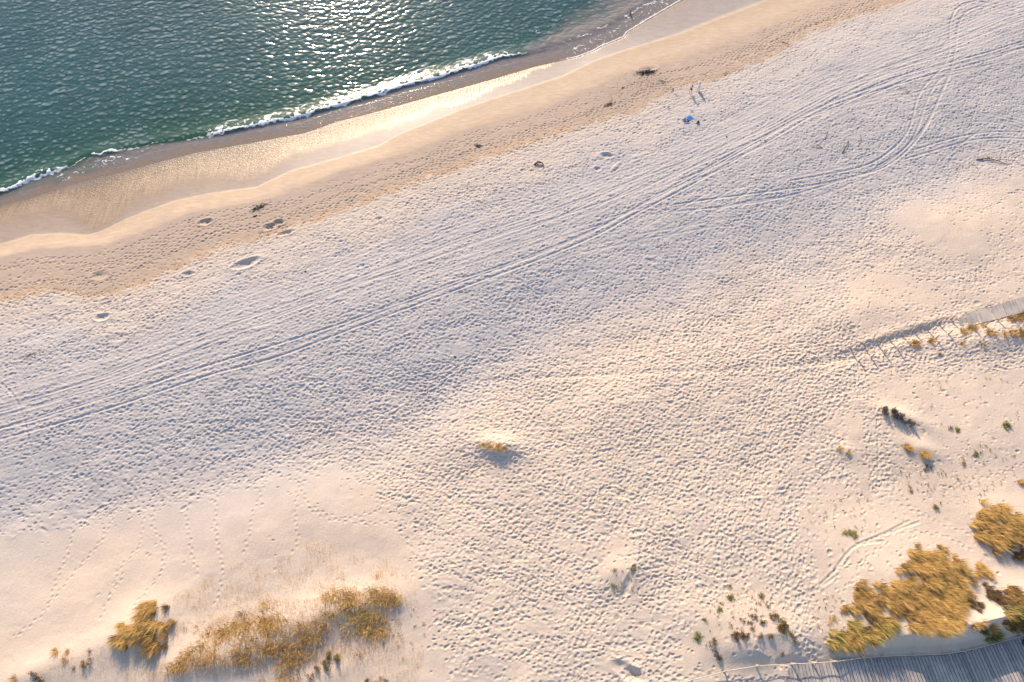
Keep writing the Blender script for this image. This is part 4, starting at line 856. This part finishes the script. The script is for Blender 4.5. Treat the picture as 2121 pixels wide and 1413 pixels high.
weed("seaweed_pile", 1340, 150, 2.3, .8, 8, "largest grey seaweed heap on the damp sand by the couple", n=170, h=.3, thick=.03)
weed("seaweed_pile", 1262, 216, 1.3, .5, 30, "loose dark seaweed tangle halfway along the damp sand", n=60)
weed("seaweed_pile", 990, 302, .9, .45, -10, "small dark weed tangle on the damp sand at the centre", n=60)
weed("seaweed_pile", 1372, 170, .8, .5, -40, "dark specks of weed just right of the largest heap", n=26)
weed("seaweed_pile", 1290, 182, .9, .3, 20, "thin weed scrap below the left end of the largest heap", n=18)
weed("seaweed_pile", 66, 735, 1.8, .5, 15, "faint brown straw litter on dry sand at the left edge", n=34, m=m_twig, h=.05, thick=.014)
weed("brushwood", 1622, 88, 1.2, .25, -25, "fan of thin brown twigs on the damp sand at upper right", "brushwood", n=16, m=m_twig, h=.12)
weed("brushwood", 1502, 152, .8, .25, 0, "loose thin twigs at the edge of the dry sand right of the couple", "brushwood", n=9, m=m_twig, h=.05)
weed("seaweed_pile", 1214, 238, .5, .15, 25, "short dark weed streak on the wrack line left of the tangle", n=10)
def branch(name, pts, r, label, twigs=2, cat="driftwood branch"):
    P = [G(a, b)[:2] for a, b in pts]; x0, y0 = P[0]; z0 = float(ground(x0, y0)); mm = M()
    L3 = [(x-x0, y-y0, float(ground(x, y))-z0+r*.8+.12*math.sin(3.1*k/(len(P)-1))) for k, (x, y) in enumerate(P)]
    mm.tube(L3, [r*(1-.55*k/(len(P)-1)) for k in range(len(P))], 6)
    for k in range(twigs):
        j = 1+k % (len(L3)-1); b = np.array(L3[j]); a = rng.uniform(0, 6.28)
        mm.tube([b, b+np.array([math.cos(a)*.35, math.sin(a)*.35, .12]), b+np.array([math.cos(a+.3)*.75, math.sin(a+.3)*.75, .16])], [r*.5, r*.35, r*.15], 5)
    o = mm.build(name, m_weed if r > .07 else m_twig, None, True); o.location = (x0, y0, z0); tag(o, label, cat); return o
zt = lambda p: zz(1680, 260, 16.24, p)
branch("driftwood_branch", zt([(1040,930),(1110,820),(1190,680),(1230,570),(1240,470)]), .075, "curved dark driftwood stick standing out between the tracks", 1)
branch("driftwood_branch", zt([(1590,720),(1630,600),(1660,450),(1660,340),(1640,240)]), .045, "thin grey driftwood stick right of the curved dark one", 1)
branch("driftwood_branch", zt([(470,480),(490,370),(510,290),(560,200)]), .045, "forked brown stick left of the curved dark one", 3)
branch("driftwood_branch", zt([(380,760),(250,710),(100,700),(-40,690)]), .06, "dark flat stick with a blue shadow, lower left of the stick group", 1)
branch("driftwood_branch", z3([(1830,975),(1900,968),(1960,985),(2010,1000)]), .10, "heavy dark branch near the right edge above the dune foot", 4)
branch("driftwood_branch", z3([(1800,1000),(1825,1015),(1845,1035)]), .04, "short twig left of the heavy branch near the right edge", 0)
branch("driftwood_branch", z3([(1360,535),(1400,555),(1440,585)]), .05, "half buried stick beside the looping tyre tracks", 0)
branch("driftwood_branch", [(1243,1050),(1248,1056),(1254,1062)], .03, "short thin stick in the footprints right of centre", 0)
branch("driftwood_branch", [(1362,512),(1369,510),(1368,518)], .03, "tiny thin twig beside the lower wheel ruts", 1)
def lump(name, px, py, a, b, h, ang, mt, label, cat):
    x, y, _ = G(px, py); z = float(ground(x, y)); th = np.linspace(0, 6.28, 11)[:-1]; v = []; f = []
    for k, (rr, hh2) in enumerate([(1.0, -.05), (.95, .45), (.62, .9), (.2, 1.0)]):
        for t in th:
            q = rr*(1+.16*math.sin(3*t+k)+rng.normal(0, .05)); v.append((math.cos(t)*a*q, math.sin(t)*b*q, h*hh2*(1+rng.normal(0, .05))))
    for k in range(3):
        for i in range(10): f.append((k*10+i, k*10+(i+1) % 10, (k+1)*10+(i+1) % 10, (k+1)*10+i))
    f.append(tuple(30+i for i in range(10)))
    mm = M(); mm.add(v, f); o = mm.build(name, mt, None, True); o.location = (x, y, z-.01); o.rotation_euler = (0, 0, math.radians(ang)); tag(o, label, cat); return o
m_log, nt, N, Lk, B = mat("old_wood"); Lk.new(ramp(N, Lk, noise(N, Lk, 9, 5, .7, None, (0, .6, 4)), [(.3, (.11,.06,.05)), (.7, (.30,.17,.13))]), B.inputs["Base Color"]); B.inputs["Roughness"].default_value = .9
branch("driftwood_log", [(1107,342),(1114,337),(1122,339),(1126,343)], .17, "short reddish driftwood log with a blue shadow on the dry sand", 3, "driftwood log")
lump("wood_chunk", 528, 448, .45, .17, .22, 30, m_weed, "black wood chunk just below the feathery seaweed streak", "wood chunk")
for px, py, l in [(633,562,"small dark lump of weed above the left wheel ruts"), (685,731,"tiny dark clod left of the middle wheel ruts"), (942,739,"dark speck of weed where the dune foot begins"), (1575,291,"dark speck beside the bundle of wheel ruts"), (1505,283,"dark pebble left of the bundle of wheel ruts"),
                  (1394,187,"dark clod between the seaweed heap and the couple"), (1494,231,"small dark crescent of weed right of the blue towel"), (1584,291,"dark clod just under the rut bundle"), (1668,594,"black speck on the trampled slope left of the smooth patch"), (1400,197,"second dark clod by the left of the couple")]:
    lump("weed_clod", px, py, rng.uniform(.14, .22), rng.uniform(.09, .14), .12, rng.uniform(0, 180), m_weed, l, "weed clod")
# wrack line: uncountable crumbs of weed
n = 900; xs = rng.uniform(-20, 1880, n); uu, _ = uv(*PZ(xs, np.interp(xs, [0, 1880], [620, 0]), 1.6)); vv = cE(uu)-np.abs(rng.normal(0, .9, n))+.1
Pw = A0+uu[:, None]*EU+vv[:, None]*EV
Pw = np.vstack([Pw, np.array([PZ(a, b, 1.2) for a, b in np.stack([rng.normal(1345, 38, 320), rng.normal(180, 17, 320)], 1)])]); n = len(Pw)
keep = vnoise(Pw[:, 0], Pw[:, 1], 3.5, 1) > -.15; Pw = Pw[keep]; n = len(Pw)
a = rng.uniform(0, 3.14, n)*.3+AU; s = rng.uniform(.04, .13, n); z = ground(Pw[:, 0], Pw[:, 1])+.015
d1 = np.stack([np.cos(a)*s, np.sin(a)*s, 0*a], 1); d2 = np.stack([-np.sin(a)*s*.45, np.cos(a)*s*.45, 0*a], 1); c = np.stack([Pw[:, 0], Pw[:, 1], z], 1); up = np.array([0, 0, .04])
v = np.stack([c-d1, c-d2, c+d1, c+d2, c+up], 1).reshape(-1, 3); k = np.arange(n)*5
me_f = np.concatenate([np.stack([k, k+1, k+4], 1), np.stack([k+1, k+2, k+4], 1), np.stack([k+2, k+3, k+4], 1), np.stack([k+3, k, k+4], 1)])
o = np_mesh("wrack_line", v, quads=me_f, mat=m_weed, smooth_=False); tag(o, "dark crumbs of weed strewn along the edge of the dry sand", "seaweed crumbs", None, "stuff")

# ------------------------------------------------------------------ boardwalks, posts, rope
def woodmat(name, a, b):
    m, nt, N, Lk, B = mat(name)
    oi_ = N.new("ShaderNodeObjectInfo"); rn = attr(N, "plank")
    c = ramp(N, Lk, rn, [(0, a), (1, b)]); g = noise(N, Lk, 2.2, 5, .7)
    c = mixc(N, Lk, .8, c, ramp(N, Lk, g, [(.3, (.72,.72,.74)), (.7, (1.12,1.1,1.08))]), 'MULTIPLY')
    g2 = noise(N, Lk, 30, 3, .6); c = mixc(N, Lk, .6, c, ramp(N, Lk, g2, [(.3, (.8,.8,.8)), (.7, (1.1,1.1,1.1))]), 'MULTIPLY')
    if "boards" in name:
        c = mixc(N, Lk, ramp(N, Lk, noise(N, Lk, .22, 5, .6), [(.52, (0,)*3), (.62, (.8,)*3)]), c, (.58,.51,.46))
    Lk.new(c, B.inputs["Base Color"]); B.inputs["Roughness"].default_value = .85; return m
m_deck = woodmat("weathered_boards", (.32, .30, .30), (.52, .47, .45))
m_post = woodmat("post_wood", (.50, .37, .27), (.58, .44, .33))
m_rope, nt, N, Lk, B = mat("pale_rope"); Lk.new(ramp(N, Lk, noise(N, Lk, 30), [(.3, (.50,.46,.40)), (.7, (.66,.62,.55))]), B.inputs["Base Color"]); B.inputs["Roughness"].default_value = .9
m_dark, nt, N, Lk, B = mat("beam_wood"); B.inputs["Base Color"].default_value = (.10, .085, .08, 1); B.inputs["Roughness"].default_value = .9
def deck(Nn, Sn, zfun, pitch, parent, part, gap=.035, th=.05):
    """planks laid across between a north edge and a south edge polyline (world xy)"""
    d = np.r_[0, np.cumsum(np.hypot(*np.diff(Nn, axis=0).T))]; L = d[-1]; n = max(1, int(L/pitch))
    d2 = np.r_[0, np.cumsum(np.hypot(*np.diff(Sn, axis=0).T))]
    mm = M(); tones = []
    for k in range(n):
        f0 = (k*pitch+gap/2)/L; f1 = ((k+1)*pitch-gap/2)/L
        def E_(P, dd, f): return np.array([np.interp(f*dd[-1], dd, P[:, 0]), np.interp(f*dd[-1], dd, P[:, 1])])
        e = rng.normal(0, .025)
        a, b, c, dd_ = E_(Nn, d, f0), E_(Nn, d, f1), E_(Sn, d2, f1), E_(Sn, d2, f0)
        a = a+(a-dd_)/np.linalg.norm(a-dd_)*e; b = b+(b-c)/np.linalg.norm(b-c)*e
        z0 = zfun(a)+rng.normal(0, .004); z1 = zfun(c)+rng.normal(0, .004)
        lo = [(*dd_, z1-th), (*c, z1-th), (*b, z0-th), (*a, z0-th)]; hi = [(*dd_, z1), (*c, z1), (*b, z0), (*a, z0)]
        mm.hexa(lo, hi); tones += [rng.random()]*8
    o = mm.build(part, m_deck, parent); at_ = o.data.attributes.new("plank", 'FLOAT', 'POINT'); at_.data.foreach_set("value", np.array(tones, np.float32)); return o
# upper boardwalk: eight short sections stepping up the dune
up_root = empty("boardwalk", (0, 0, 0)); tag(up_root, "upper boardwalk of grey sections running off the right edge", "boardwalk")
nb = zu([(1400,315),(1458,282),(1592,232),(1738,196),(1872,160),(2008,120),(2130,82),(2270,40)]); sb = zu([(1420,420),(1520,400),(1652,368),(1800,335),(1940,295),(2080,262),(2200,222),(2330,180)])
for k in range(7):
    a, b = G(*nb[k]), G(*nb[k+1]); c, d_ = G(*sb[k+1]), G(*sb[k]); zc_ = max(a[2], b[2], c[2], d_[2])
    zb0 = ground(np.array([a[0], b[0], c[0], d_[0]]), np.array([a[1], b[1], c[1], d_[1]])).mean()+(.02 if k == 0 else .14)
    Nn = np.array([a[:2], b[:2]])+(np.array(b[:2])-np.array(a[:2]))*.0; Sn = np.array([d_[:2], c[:2]])
    sh_ = (Nn[1]-Nn[0])/np.linalg.norm(Nn[1]-Nn[0])*.03
    Nn = np.array([Nn[0]+sh_, Nn[1]-sh_]); Sn = np.array([Sn[0]+sh_, Sn[1]-sh_])
    deck(Nn, Sn, lambda p, z=zb0: z, .125, up_root, "deck_section", .018)
mm = M()
for P_ in (nb, sb):
    for k in range(1, 7):
        a, b = G(*P_[k]), G(*P_[k+1]); za = float(ground(a[0], a[1]))+.02; zb_ = float(ground(b[0], b[1]))+.02
        mm.tube([(a[0], a[1], za), (b[0], b[1], zb_)], .05, 4)
mm.build("edge_beam", m_dark, up_root)
# posts
def post_mesh(h, r=.11):
    mm = M(); n = 8
    mm.tube([(0, 0, -.25), (0, 0, h*.5), (0, 0, h-.04), (0, 0, h)], [r, r*.98, r*.95, r*.6], n)
    me = bpy.data.meshes.new("post"); me.from_pydata(mm.v, [], mm.f); me.materials.append(m_post); me.update()
    at_ = me.attributes.new("plank", 'FLOAT', 'POINT'); at_.data.foreach_set("value", np.full(len(mm.v), .5, np.float32)); return me
PM = [post_mesh(1.15), post_mesh(1.05), post_mesh(.6)]
def spost(p, label, k=0, tilt=(0, 0), group="posts lining the sandy path", parent=None):
    x, y, _ = G(*p); o = bpy.data.objects.new("post" if parent else "wooden_post", PM[k]); C.objects.link(o); o.location = (x, y, float(ground(x, y)))
    o.rotation_euler = (tilt[0]+rng.normal(0, .03), tilt[1]+rng.normal(0, .03), 0)
    if parent: o.parent = parent
    else: tag(o, label, "wooden post", group)
    return o
ordn = ["first", "second", "third", "fourth", "fifth", "sixth", "seventh", "eighth", "ninth"]
for k, p in enumerate(zu([(222,638),(366,598),(504,555),(641,518),(779,478),(916,438),(1052,400),(1191,360),(1322,322)])):
    spost(p, f"{ordn[k]} post from the beach end in the row north of the sandy path", 0, (-.02, 0))
for k, (p, t) in enumerate(zip(zu([(312,782),(446,742),(590,697),(740,655),(1152,535),(1290,488),(1560,420),(1690,395),(1835,345),(1978,308)]), [1,1,1,1,1,0,0,0,0,0])):
    l = ["tan stub post opposite the beach end of the north row", "second stub post of the south row, next to a footprint hollow", "third stub post of the south row", "fourth stub post of the south row, left of the golden tufts",
         "leaning post at the right of the golden tuft in the south row", "thin post between the golden tuft and the first deck boards", "post half hidden by the orange brown tuft", "long post on the south edge of the third deck section",
         "long post on the south edge of the fourth deck section", "long post on the south edge of the fifth deck section"][k]
    spost(p, l, t, (-.05, .05))
# lower boardwalk, bent at the right, with posts and a rope along its north edge
lo_root = empty("boardwalk", (0, 0, 0)); tag(lo_root, "wide lower boardwalk of grey planks along the bottom edge", "boardwalk")
Nn, Sn, nor = NLW, SLW, NOR
def zlow(p): return zref-.18
deck(Nn, Sn, zlow, .42, lo_root, "deck", .075, .06)
mm = M()
for off in (.25, 3.2, 6.2):
    q2 = Nn+nor*off
    for k in range(len(q2)-1): mm.tube([(*q2[k], zlow(0)-.13), (*q2[k+1], zlow(0)-.13)], .06, 4)
mm.build("support_beam", m_dark, lo_root)
fence = empty("rope_fence", (0, 0, 0)); tag(fence, "low rope fence on stub posts along the lower boardwalk", "rope fence")
fp = [(1330,1432),(1432,1409),(1500,1391),(1566,1378),(1633,1377),(1684,1375),(1728,1371),(1788,1366),(1838,1360),(1905,1358),(1955,1358),(1996,1356),(2033,1346),(2077,1336),(2121,1322),(2180,1303)]
tops = []
for k, p in enumerate(fp):
    kx = 2; tl = (.1, .35) if k in (3, 4, 5, 6) else (0, .05)
    o = spost(p, None, 1 if k in (4, 5, 6) else 2, tl, None, fence)
    if k > 3:
        q_ = np.argmin(np.hypot(NLW[:, 0]-o.location.x, NLW[:, 1]-o.location.y)); q_ = min(max(q_, 0), len(NLW)-1)
        o.location = (NLW[q_, 0]-NOR[q_, 0]*.14, NLW[q_, 1]-NOR[q_, 1]*.14, zref-.22)
    h = 1.05 if k in (4, 5, 6) else .6
    import mathutils
    tops.append(o.location+mathutils.Euler(o.rotation_euler).to_matrix() @ mathutils.Vector((0, 0, h*.86)))
mm = M(); pts = []
for a, b in zip(tops[:-1], tops[1:]):
    for t in np.linspace(0, 1, 7)[:-1]:
        p = a.lerp(b, t); p.z -= .16*4*t*(1-t)*.6; pts.append(tuple(p))
mm.tube(pts, .055, 5); mm.build("rope", m_rope, fence, True)

# ------------------------------------------------------------------ people
def pmat(name, c, r=.7, ns=0):
    m, nt, N, Lk, B = mat(name); B.inputs["Roughness"].default_value = r
    Lk.new(ramp(N, Lk, noise(N, Lk, 18, 3, .6), [(.3, tuple(q*.85 for q in c)), (.7, tuple(min(1, q*1.12) for q in c))]), B.inputs["Base Color"]); return m
m_skin = pmat("tanned_skin", (.40, .19, .12), .55); m_skin2 = pmat("fair_skin", (.62, .33, .24), .55)
m_hair = pmat("dark_hair", (.012, .009, .008), .5); m_white = pmat("white_cotton", (.78, .79, .86), .9); m_short = pmat("dark_cloth", (.045, .03, .05), .9); m_red = pmat("red_swimwear", (.42, .06, .07), .7)
def skin_obj(name, V, Ed, Rr, mt, parent, sub=2):
    me = bpy.data.meshes.new(name); me.from_pydata(V, Ed, []); me.update(); me.materials.append(mt)
    o = bpy.data.objects.new(name, me); C.objects.link(o)
    if parent: o.parent = parent
    s = o.modifiers.new("Skin", 'SKIN'); s.use_smooth_shade = True; s.branch_smoothing = .5
    for v, r in zip(me.skin_vertices[0].data, Rr): v.radius = r if isinstance(r, tuple) else (r, r)
    me.skin_vertices[0].data[0].use_root = True
    sb = o.modifiers.new("Subdivision", 'SUBSURF'); sb.levels = sub; sb.render_levels = sub
    return o
def person(x, y, z, rz, label, armL, armR, legL, legR, skin, bend=0.0, scale=1.0):
    """joints in metres, facing +Y locally; arms and legs as (elbow, hand) / (knee, foot)"""
    root = empty("person", (x, y, z), rz); tag(root, label, "person"); root.scale = (scale,)*3
    sb_, cb_ = math.sin(bend), math.cos(bend)
    def T_(l, f=0): return (0, l*sb_+f*cb_, .93+l*cb_-f*sb_)
    V = [T_(0), T_(.18), T_(.36), T_(.47), T_(.56, .01), T_(.64, .02), T_(.73, .02)]; E = [(0,1),(1,2),(2,3),(3,4),(4,5),(5,6)]
    Rr = [(.15,.11), (.13,.095), (.15,.11), (.13,.09), (.055,.055), (.075,.085), (.07,.08)]
    def add(p, r, par): V.append(tuple(p)); Rr.append(r); E.append((par, len(V)-1)); return len(V)-1
    for s, (el, hd), (kn, ft) in ((-1, armL, legL), (1, armR, legR)):
        sh = T_(.44); a = add((s*.18, sh[1], sh[2]), (.055,.055), 3); a = add(el, (.04,.04), a); w = add(hd, (.027,.022), a)
        d = np.array(hd)-np.array(el); d = d/(np.linalg.norm(d)+1e-6); sd_ = np.cross(d, (0, 0, 1)); sd_ = sd_/(np.linalg.norm(sd_)+1e-6)
        pm = add(np.array(hd)+d*.06, (.036,.018), w)
        for f in range(4):
            o_ = (f-1.5)*.02; k1 = add(np.array(hd)+d*.11+sd_*o_, (.0095,.0095), pm); add(np.array(hd)+d*(.165-.008*abs(f-1.3))+sd_*o_*1.15+np.array([0, 0, -.02]), (.008,.008), k1)
        k1 = add(np.array(hd)+d*.05+sd_*.045, (.011,.011), w); add(np.array(hd)+d*.10+sd_*.06, (.009,.009), k1)
        hp = add((s*.09, 0, .88), (.095,.10), 0); k = add(kn, (.058,.058), hp); an = add(ft, (.038,.042), k); add((ft[0]+s*.02, ft[1]+.17, ft[2]-.03), (.042,.025), an)
    b = skin_obj("body", V, E, Rr, skin, root)
    hd = T_(.69)
    hm = M(); 
    for k, t in enumerate(np.linspace(.0, 1, 6)):     # hair cap
        r = .108*math.sin(math.pi*(.18+.82*t)/1.0*.5+.0) ; hm.v += [(hd[0]+r*math.cos(a_)*.92, hd[1]-.018+r*math.sin(a_)*1.05, hd[2]+.115-.17*t) for a_ in np.linspace(0, 6.283, 13)[:-1]]
    hm.f = [(k*12+i, (k+1)*12+i, (k+1)*12+(i+1) % 12, k*12+(i+1) % 12) for k in range(5) for i in range(12) if not (k >= 2 and 1 <= i <= 4)]+[tuple(range(12))]
    hm.build("hair", m_hair, root, True)
    fc = M()      # nose, eyes, mouth, ears
    fy = hd[1]+.082
    fc.tube([(0, fy, hd[2]+.02), (0, fy+.022, hd[2]-.015)], [.008, .014], 6)
    for s in (-1, 1): fc.tube([(s*.078, hd[1]-.005, hd[2]+.02), (s*.088, hd[1]-.012, hd[2]-.02)], [.014, .010], 6)
    fc.build("face_features", skin, root, True)
    ey = M()
    for s in (-1, 1): ey.tube([(s*.03, fy-.006, hd[2]+.018), (s*.03, fy+.004, hd[2]+.018)], .009, 6)
    ey.tube([(-.022, fy+.002, hd[2]-.045), (.022, fy+.002, hd[2]-.045)], .006, 5)
    ey.build("eyes_and_mouth", m_short, root)
    return root, T_
def lathe_cloth(name, prof, mt, parent, n=18, ruff=.0):
    mm = M()
    for k, (cx, cy, cz, rx, ry) in enumerate(prof):
        for i in range(n):
            a = 2*math.pi*i/n; w = 1+ruff*math.sin(5*a+k*.4); mm.v.append((cx+rx*w*math.cos(a), cy+ry*w*math.sin(a), cz))
    mm.f = [(k*n+i, k*n+(i+1) % n, (k+1)*n+(i+1) % n, (k+1)*n+i) for k in range(len(prof)-1) for i in range(n)]
    o = mm.build(name, mt, parent, True); return o
zp = lambda p: zz(1410, 155, 35.33, p)
gx, gy, _ = G(*zp([(1270, 1090)])[0]); gz = float(ground(gx, gy))
toward = math.radians(20)
r1, T1 = person(gx, gy, gz+.05, toward, "person in a long white shirt seen from behind, arm out to the left", ((-.42, .10, 1.28), (-.66, .22, 1.18)), ((.26, .0, 1.12), (.28, .12, .90)), ((-.13, .03, .48), (-.14, -.02, .07)), ((.12, .05, .48), (.13, .0, .07)), m_skin)
lathe_cloth("long_shirt", [(0, .01, 1.46, .10, .085), (0, 0, 1.41, .215, .12), (0, 0, 1.25, .195, .145), (0, 0, 1.05, .185, .145), (0, 0, .85, .28, .23), (0, 0, .6, .34, .27), (0, 0, .36, .38, .30)], m_white, r1, ruff=.04)
sv = M(); sv.tube([(.17, 0, 1.40), (.25, 0, 1.16)], [.085, .075], 10); sv.tube([(-.17, 0, 1.40), (-.36, .07, 1.30)], [.085, .075], 10); sv.build("sleeves", m_white, r1, True)
gx, gy, _ = G(*zp([(690, 1330)])[0]); gz = float(ground(gx, gy))
r2, T2 = person(gx, gy, gz+.05, math.radians(-35), "bare chested person in dark shorts reaching toward the white shirt", ((-.30, .02, 1.18), (-.28, .16, .96)), ((.36, .28, 1.22), (.52, .52, 1.14)), ((-.14, .04, .48), (-.15, -.02, .07)), ((.14, .10, .49), (.16, .05, .07)), m_skin2, bend=.22, scale=1.08)
lathe_cloth("shorts", [(0, .02, 1.0, .165, .13), (0, 0, .90, .205, .155), (0, .02, .78, .22, .16), (0, .04, .72, .225, .165)], m_short, r2, ruff=.03)
sx, sy = PZ(1305, 30, 0.0)
r3, T3 = person(float(sx), float(sy), -.78, math.radians(60), "bather with dark hair standing waist deep in the shallow surf", ((-.32, .02, 1.15), (-.34, .16, .98)), ((.32, .02, 1.15), (.34, .16, .98)), ((-.13, .04, .48), (-.14, 0, .07)), ((.13, .04, .48), (.14, 0, .07)), m_skin)
lathe_cloth("swimwear", [(0, .0, 1.20, .165, .125), (0, 0, 1.05, .160, .125), (0, 0, .90, .205, .155), (0, .0, .80, .20, .15)], m_red, r3)

# ------------------------------------------------------------------ belongings
zq = lambda p: zz(1405, 220, 35.33, p)
def clothmat(name, cols, sc):
    m, nt, N, Lk, B = mat(name); Lk.new(ramp(N, Lk, noise(N, Lk, sc, 2, .5), cols, 'LINEAR'), B.inputs["Base Color"]); B.inputs["Roughness"].default_value = .95; return m
m_towel = clothmat("blue_towel", [(.36, (.01,.05,.28)), (.5, (.02,.18,.62)), (.64, (.10,.36,.80))], 2.2)
m_pale = clothmat("lilac_cloth", [(.4, (.50,.48,.62)), (.6, (.66,.63,.74))], 3)
m_light = clothmat("mixed_clothes", [(.35, (.03,.03,.12)), (.5, (.20,.22,.42)), (.65, (.55,.58,.75))], 5)
m_black = clothmat("black_canvas", [(.4, (.012,.012,.016)), (.6, (.03,.03,.035))], 8)
def drape(name, corners, mt, label, cat, lift=.035, wr=.025, n=14, fold=.0):
    P = np.array([G(*p)[:2] for p in corners]); x0, y0 = P.mean(0); z0 = float(ground(x0, y0)); mm = M()
    for side in (0, 1):
        for i in range(n+1):
            for j in range(n+1):
                s, t = i/n, j/n; p = (P[0]*(1-s)+P[1]*s)*(1-t)+(P[3]*(1-s)+P[2]*s)*t
                z = float(ground(p[0], p[1]))*.5+z0*.5-z0+lift+wr*math.sin(7*s+3*t*5)+wr*.6*math.sin(11*t)+fold*math.exp(-((s-.5)/.2)**2)
                mm.v.append((p[0]-x0, p[1]-y0, z+.03-(.012 if side else 0)))
    q1 = lambda i, j: i*(n+1)+j; K = (n+1)**2
    for i in range(n):
        for j in range(n):
            mm.f.append((q1(i,j), q1(i+1,j), q1(i+1,j+1), q1(i,j+1))); mm.f.append((K+q1(i,j+1), K+q1(i+1,j+1), K+q1(i+1,j), K+q1(i,j)))
    o = mm.build(name, mt, None, True); o.location = (x0, y0, z0); tag(o, label, cat); return o
drape("beach_towel", zq([(800,680),(1110,880),(690,1120),(420,1060)]), m_towel, "blue beach towel spread on the dry sand below the couple", "beach towel", lift=.06)
drape("beach_towel", zq([(640,760),(720,1130),(430,1120),(240,1050)]), m_light, "lilac and navy cloth folded over the lower end of the blue towel", "cloth", lift=.14, wr=.05)
drape("white_cloth", zq([(850,260),(1100,300),(1080,480),(880,440)]), m_pale, "pale lilac cloth lying just above the blue towel", "cloth", wr=.04)
drape("white_cloth", zq([(380,1200),(850,1160),(800,1260),(480,1270)]), m_pale, "thin pale cloth strip along the lower side of the towel", "cloth", wr=.03)
def bag(name, px, py, w, d, h, rz, mt, label):
    x, y, _ = G(px, py); z = float(ground(x, y)); r = empty(name, (x, y, z), rz); tag(r, label, "bag"); mm = M(); n = 14
    for k, (s, zz_) in enumerate([(.82, 0), (1.0, .12), (1.04, .45), (.92, .8), (.55, 1.0)]):
        for i in range(n):
            a = 2*math.pi*i/n; ca, sa = math.cos(a), math.sin(a); mm.v.append((w*s*math.copysign(abs(ca)**.6, ca), d*s*math.copysign(abs(sa)**.6, sa), h*zz_))
    mm.f = [(k*n+i, k*n+(i+1) % n, (k+1)*n+(i+1) % n, (k+1)*n+i) for k in range(4) for i in range(n)]+[tuple(4*n+i for i in range(n)), tuple(range(n))[::-1]]
    mm.build("bag_body", mt, r, True)
    hm = M(); hm.tube([(-w*.5, 0, h*.85), (-w*.3, 0, h*1.35), (w*.3, 0, h*1.35), (w*.5, 0, h*.85)], .018, 6); hm.build("handle", mt, r, True); return r
b_ = bag("beach_bag", *zq([(1430, 1190)])[0], .26, .18, .34, .5, m_black, "black bag standing on the sand right of the blue towel")
pk = M(); pk.tube([(-.36, -.05, .04), (-.30, -.02, .22), (-.22, 0, .30)], [.12, .10, .03], 9); pk.build("side_pocket", m_pale, b_, True)
bag("beach_bag", *zq([(690, 1060)])[0], .17, .22, .22, .2, m_black, "small navy black bag on the lower corner of the blue towel")
bag("beach_bag", *zq([(450, 1000)])[0], .11, .09, .12, .2, m_black, "tiny black pouch on the lilac cloth end of the towel")
def shoe(px, py, rz, label):
    x, y, _ = G(px, py); z = float(ground(x, y)); r = empty("sandal", (x, y, z), rz); tag(r, label, "sandal")
    s = M(); s.tube([(-.13, 0, .02), (-.05, 0, .02), (.05, 0, .02), (.13, 0, .02)], [.03, .04, .05, .03], 8); s.build("sole", m_skin2, r, True)
    s = M(); s.tube([(.04, -.05, .02), (.05, 0, .075), (.04, .05, .02)], .015, 6); s.build("strap", m_skin2, r, True)
shoe(*zq([(1010, 1100)])[0], .3, "tan sandal beside the lower right edge of the blue towel")
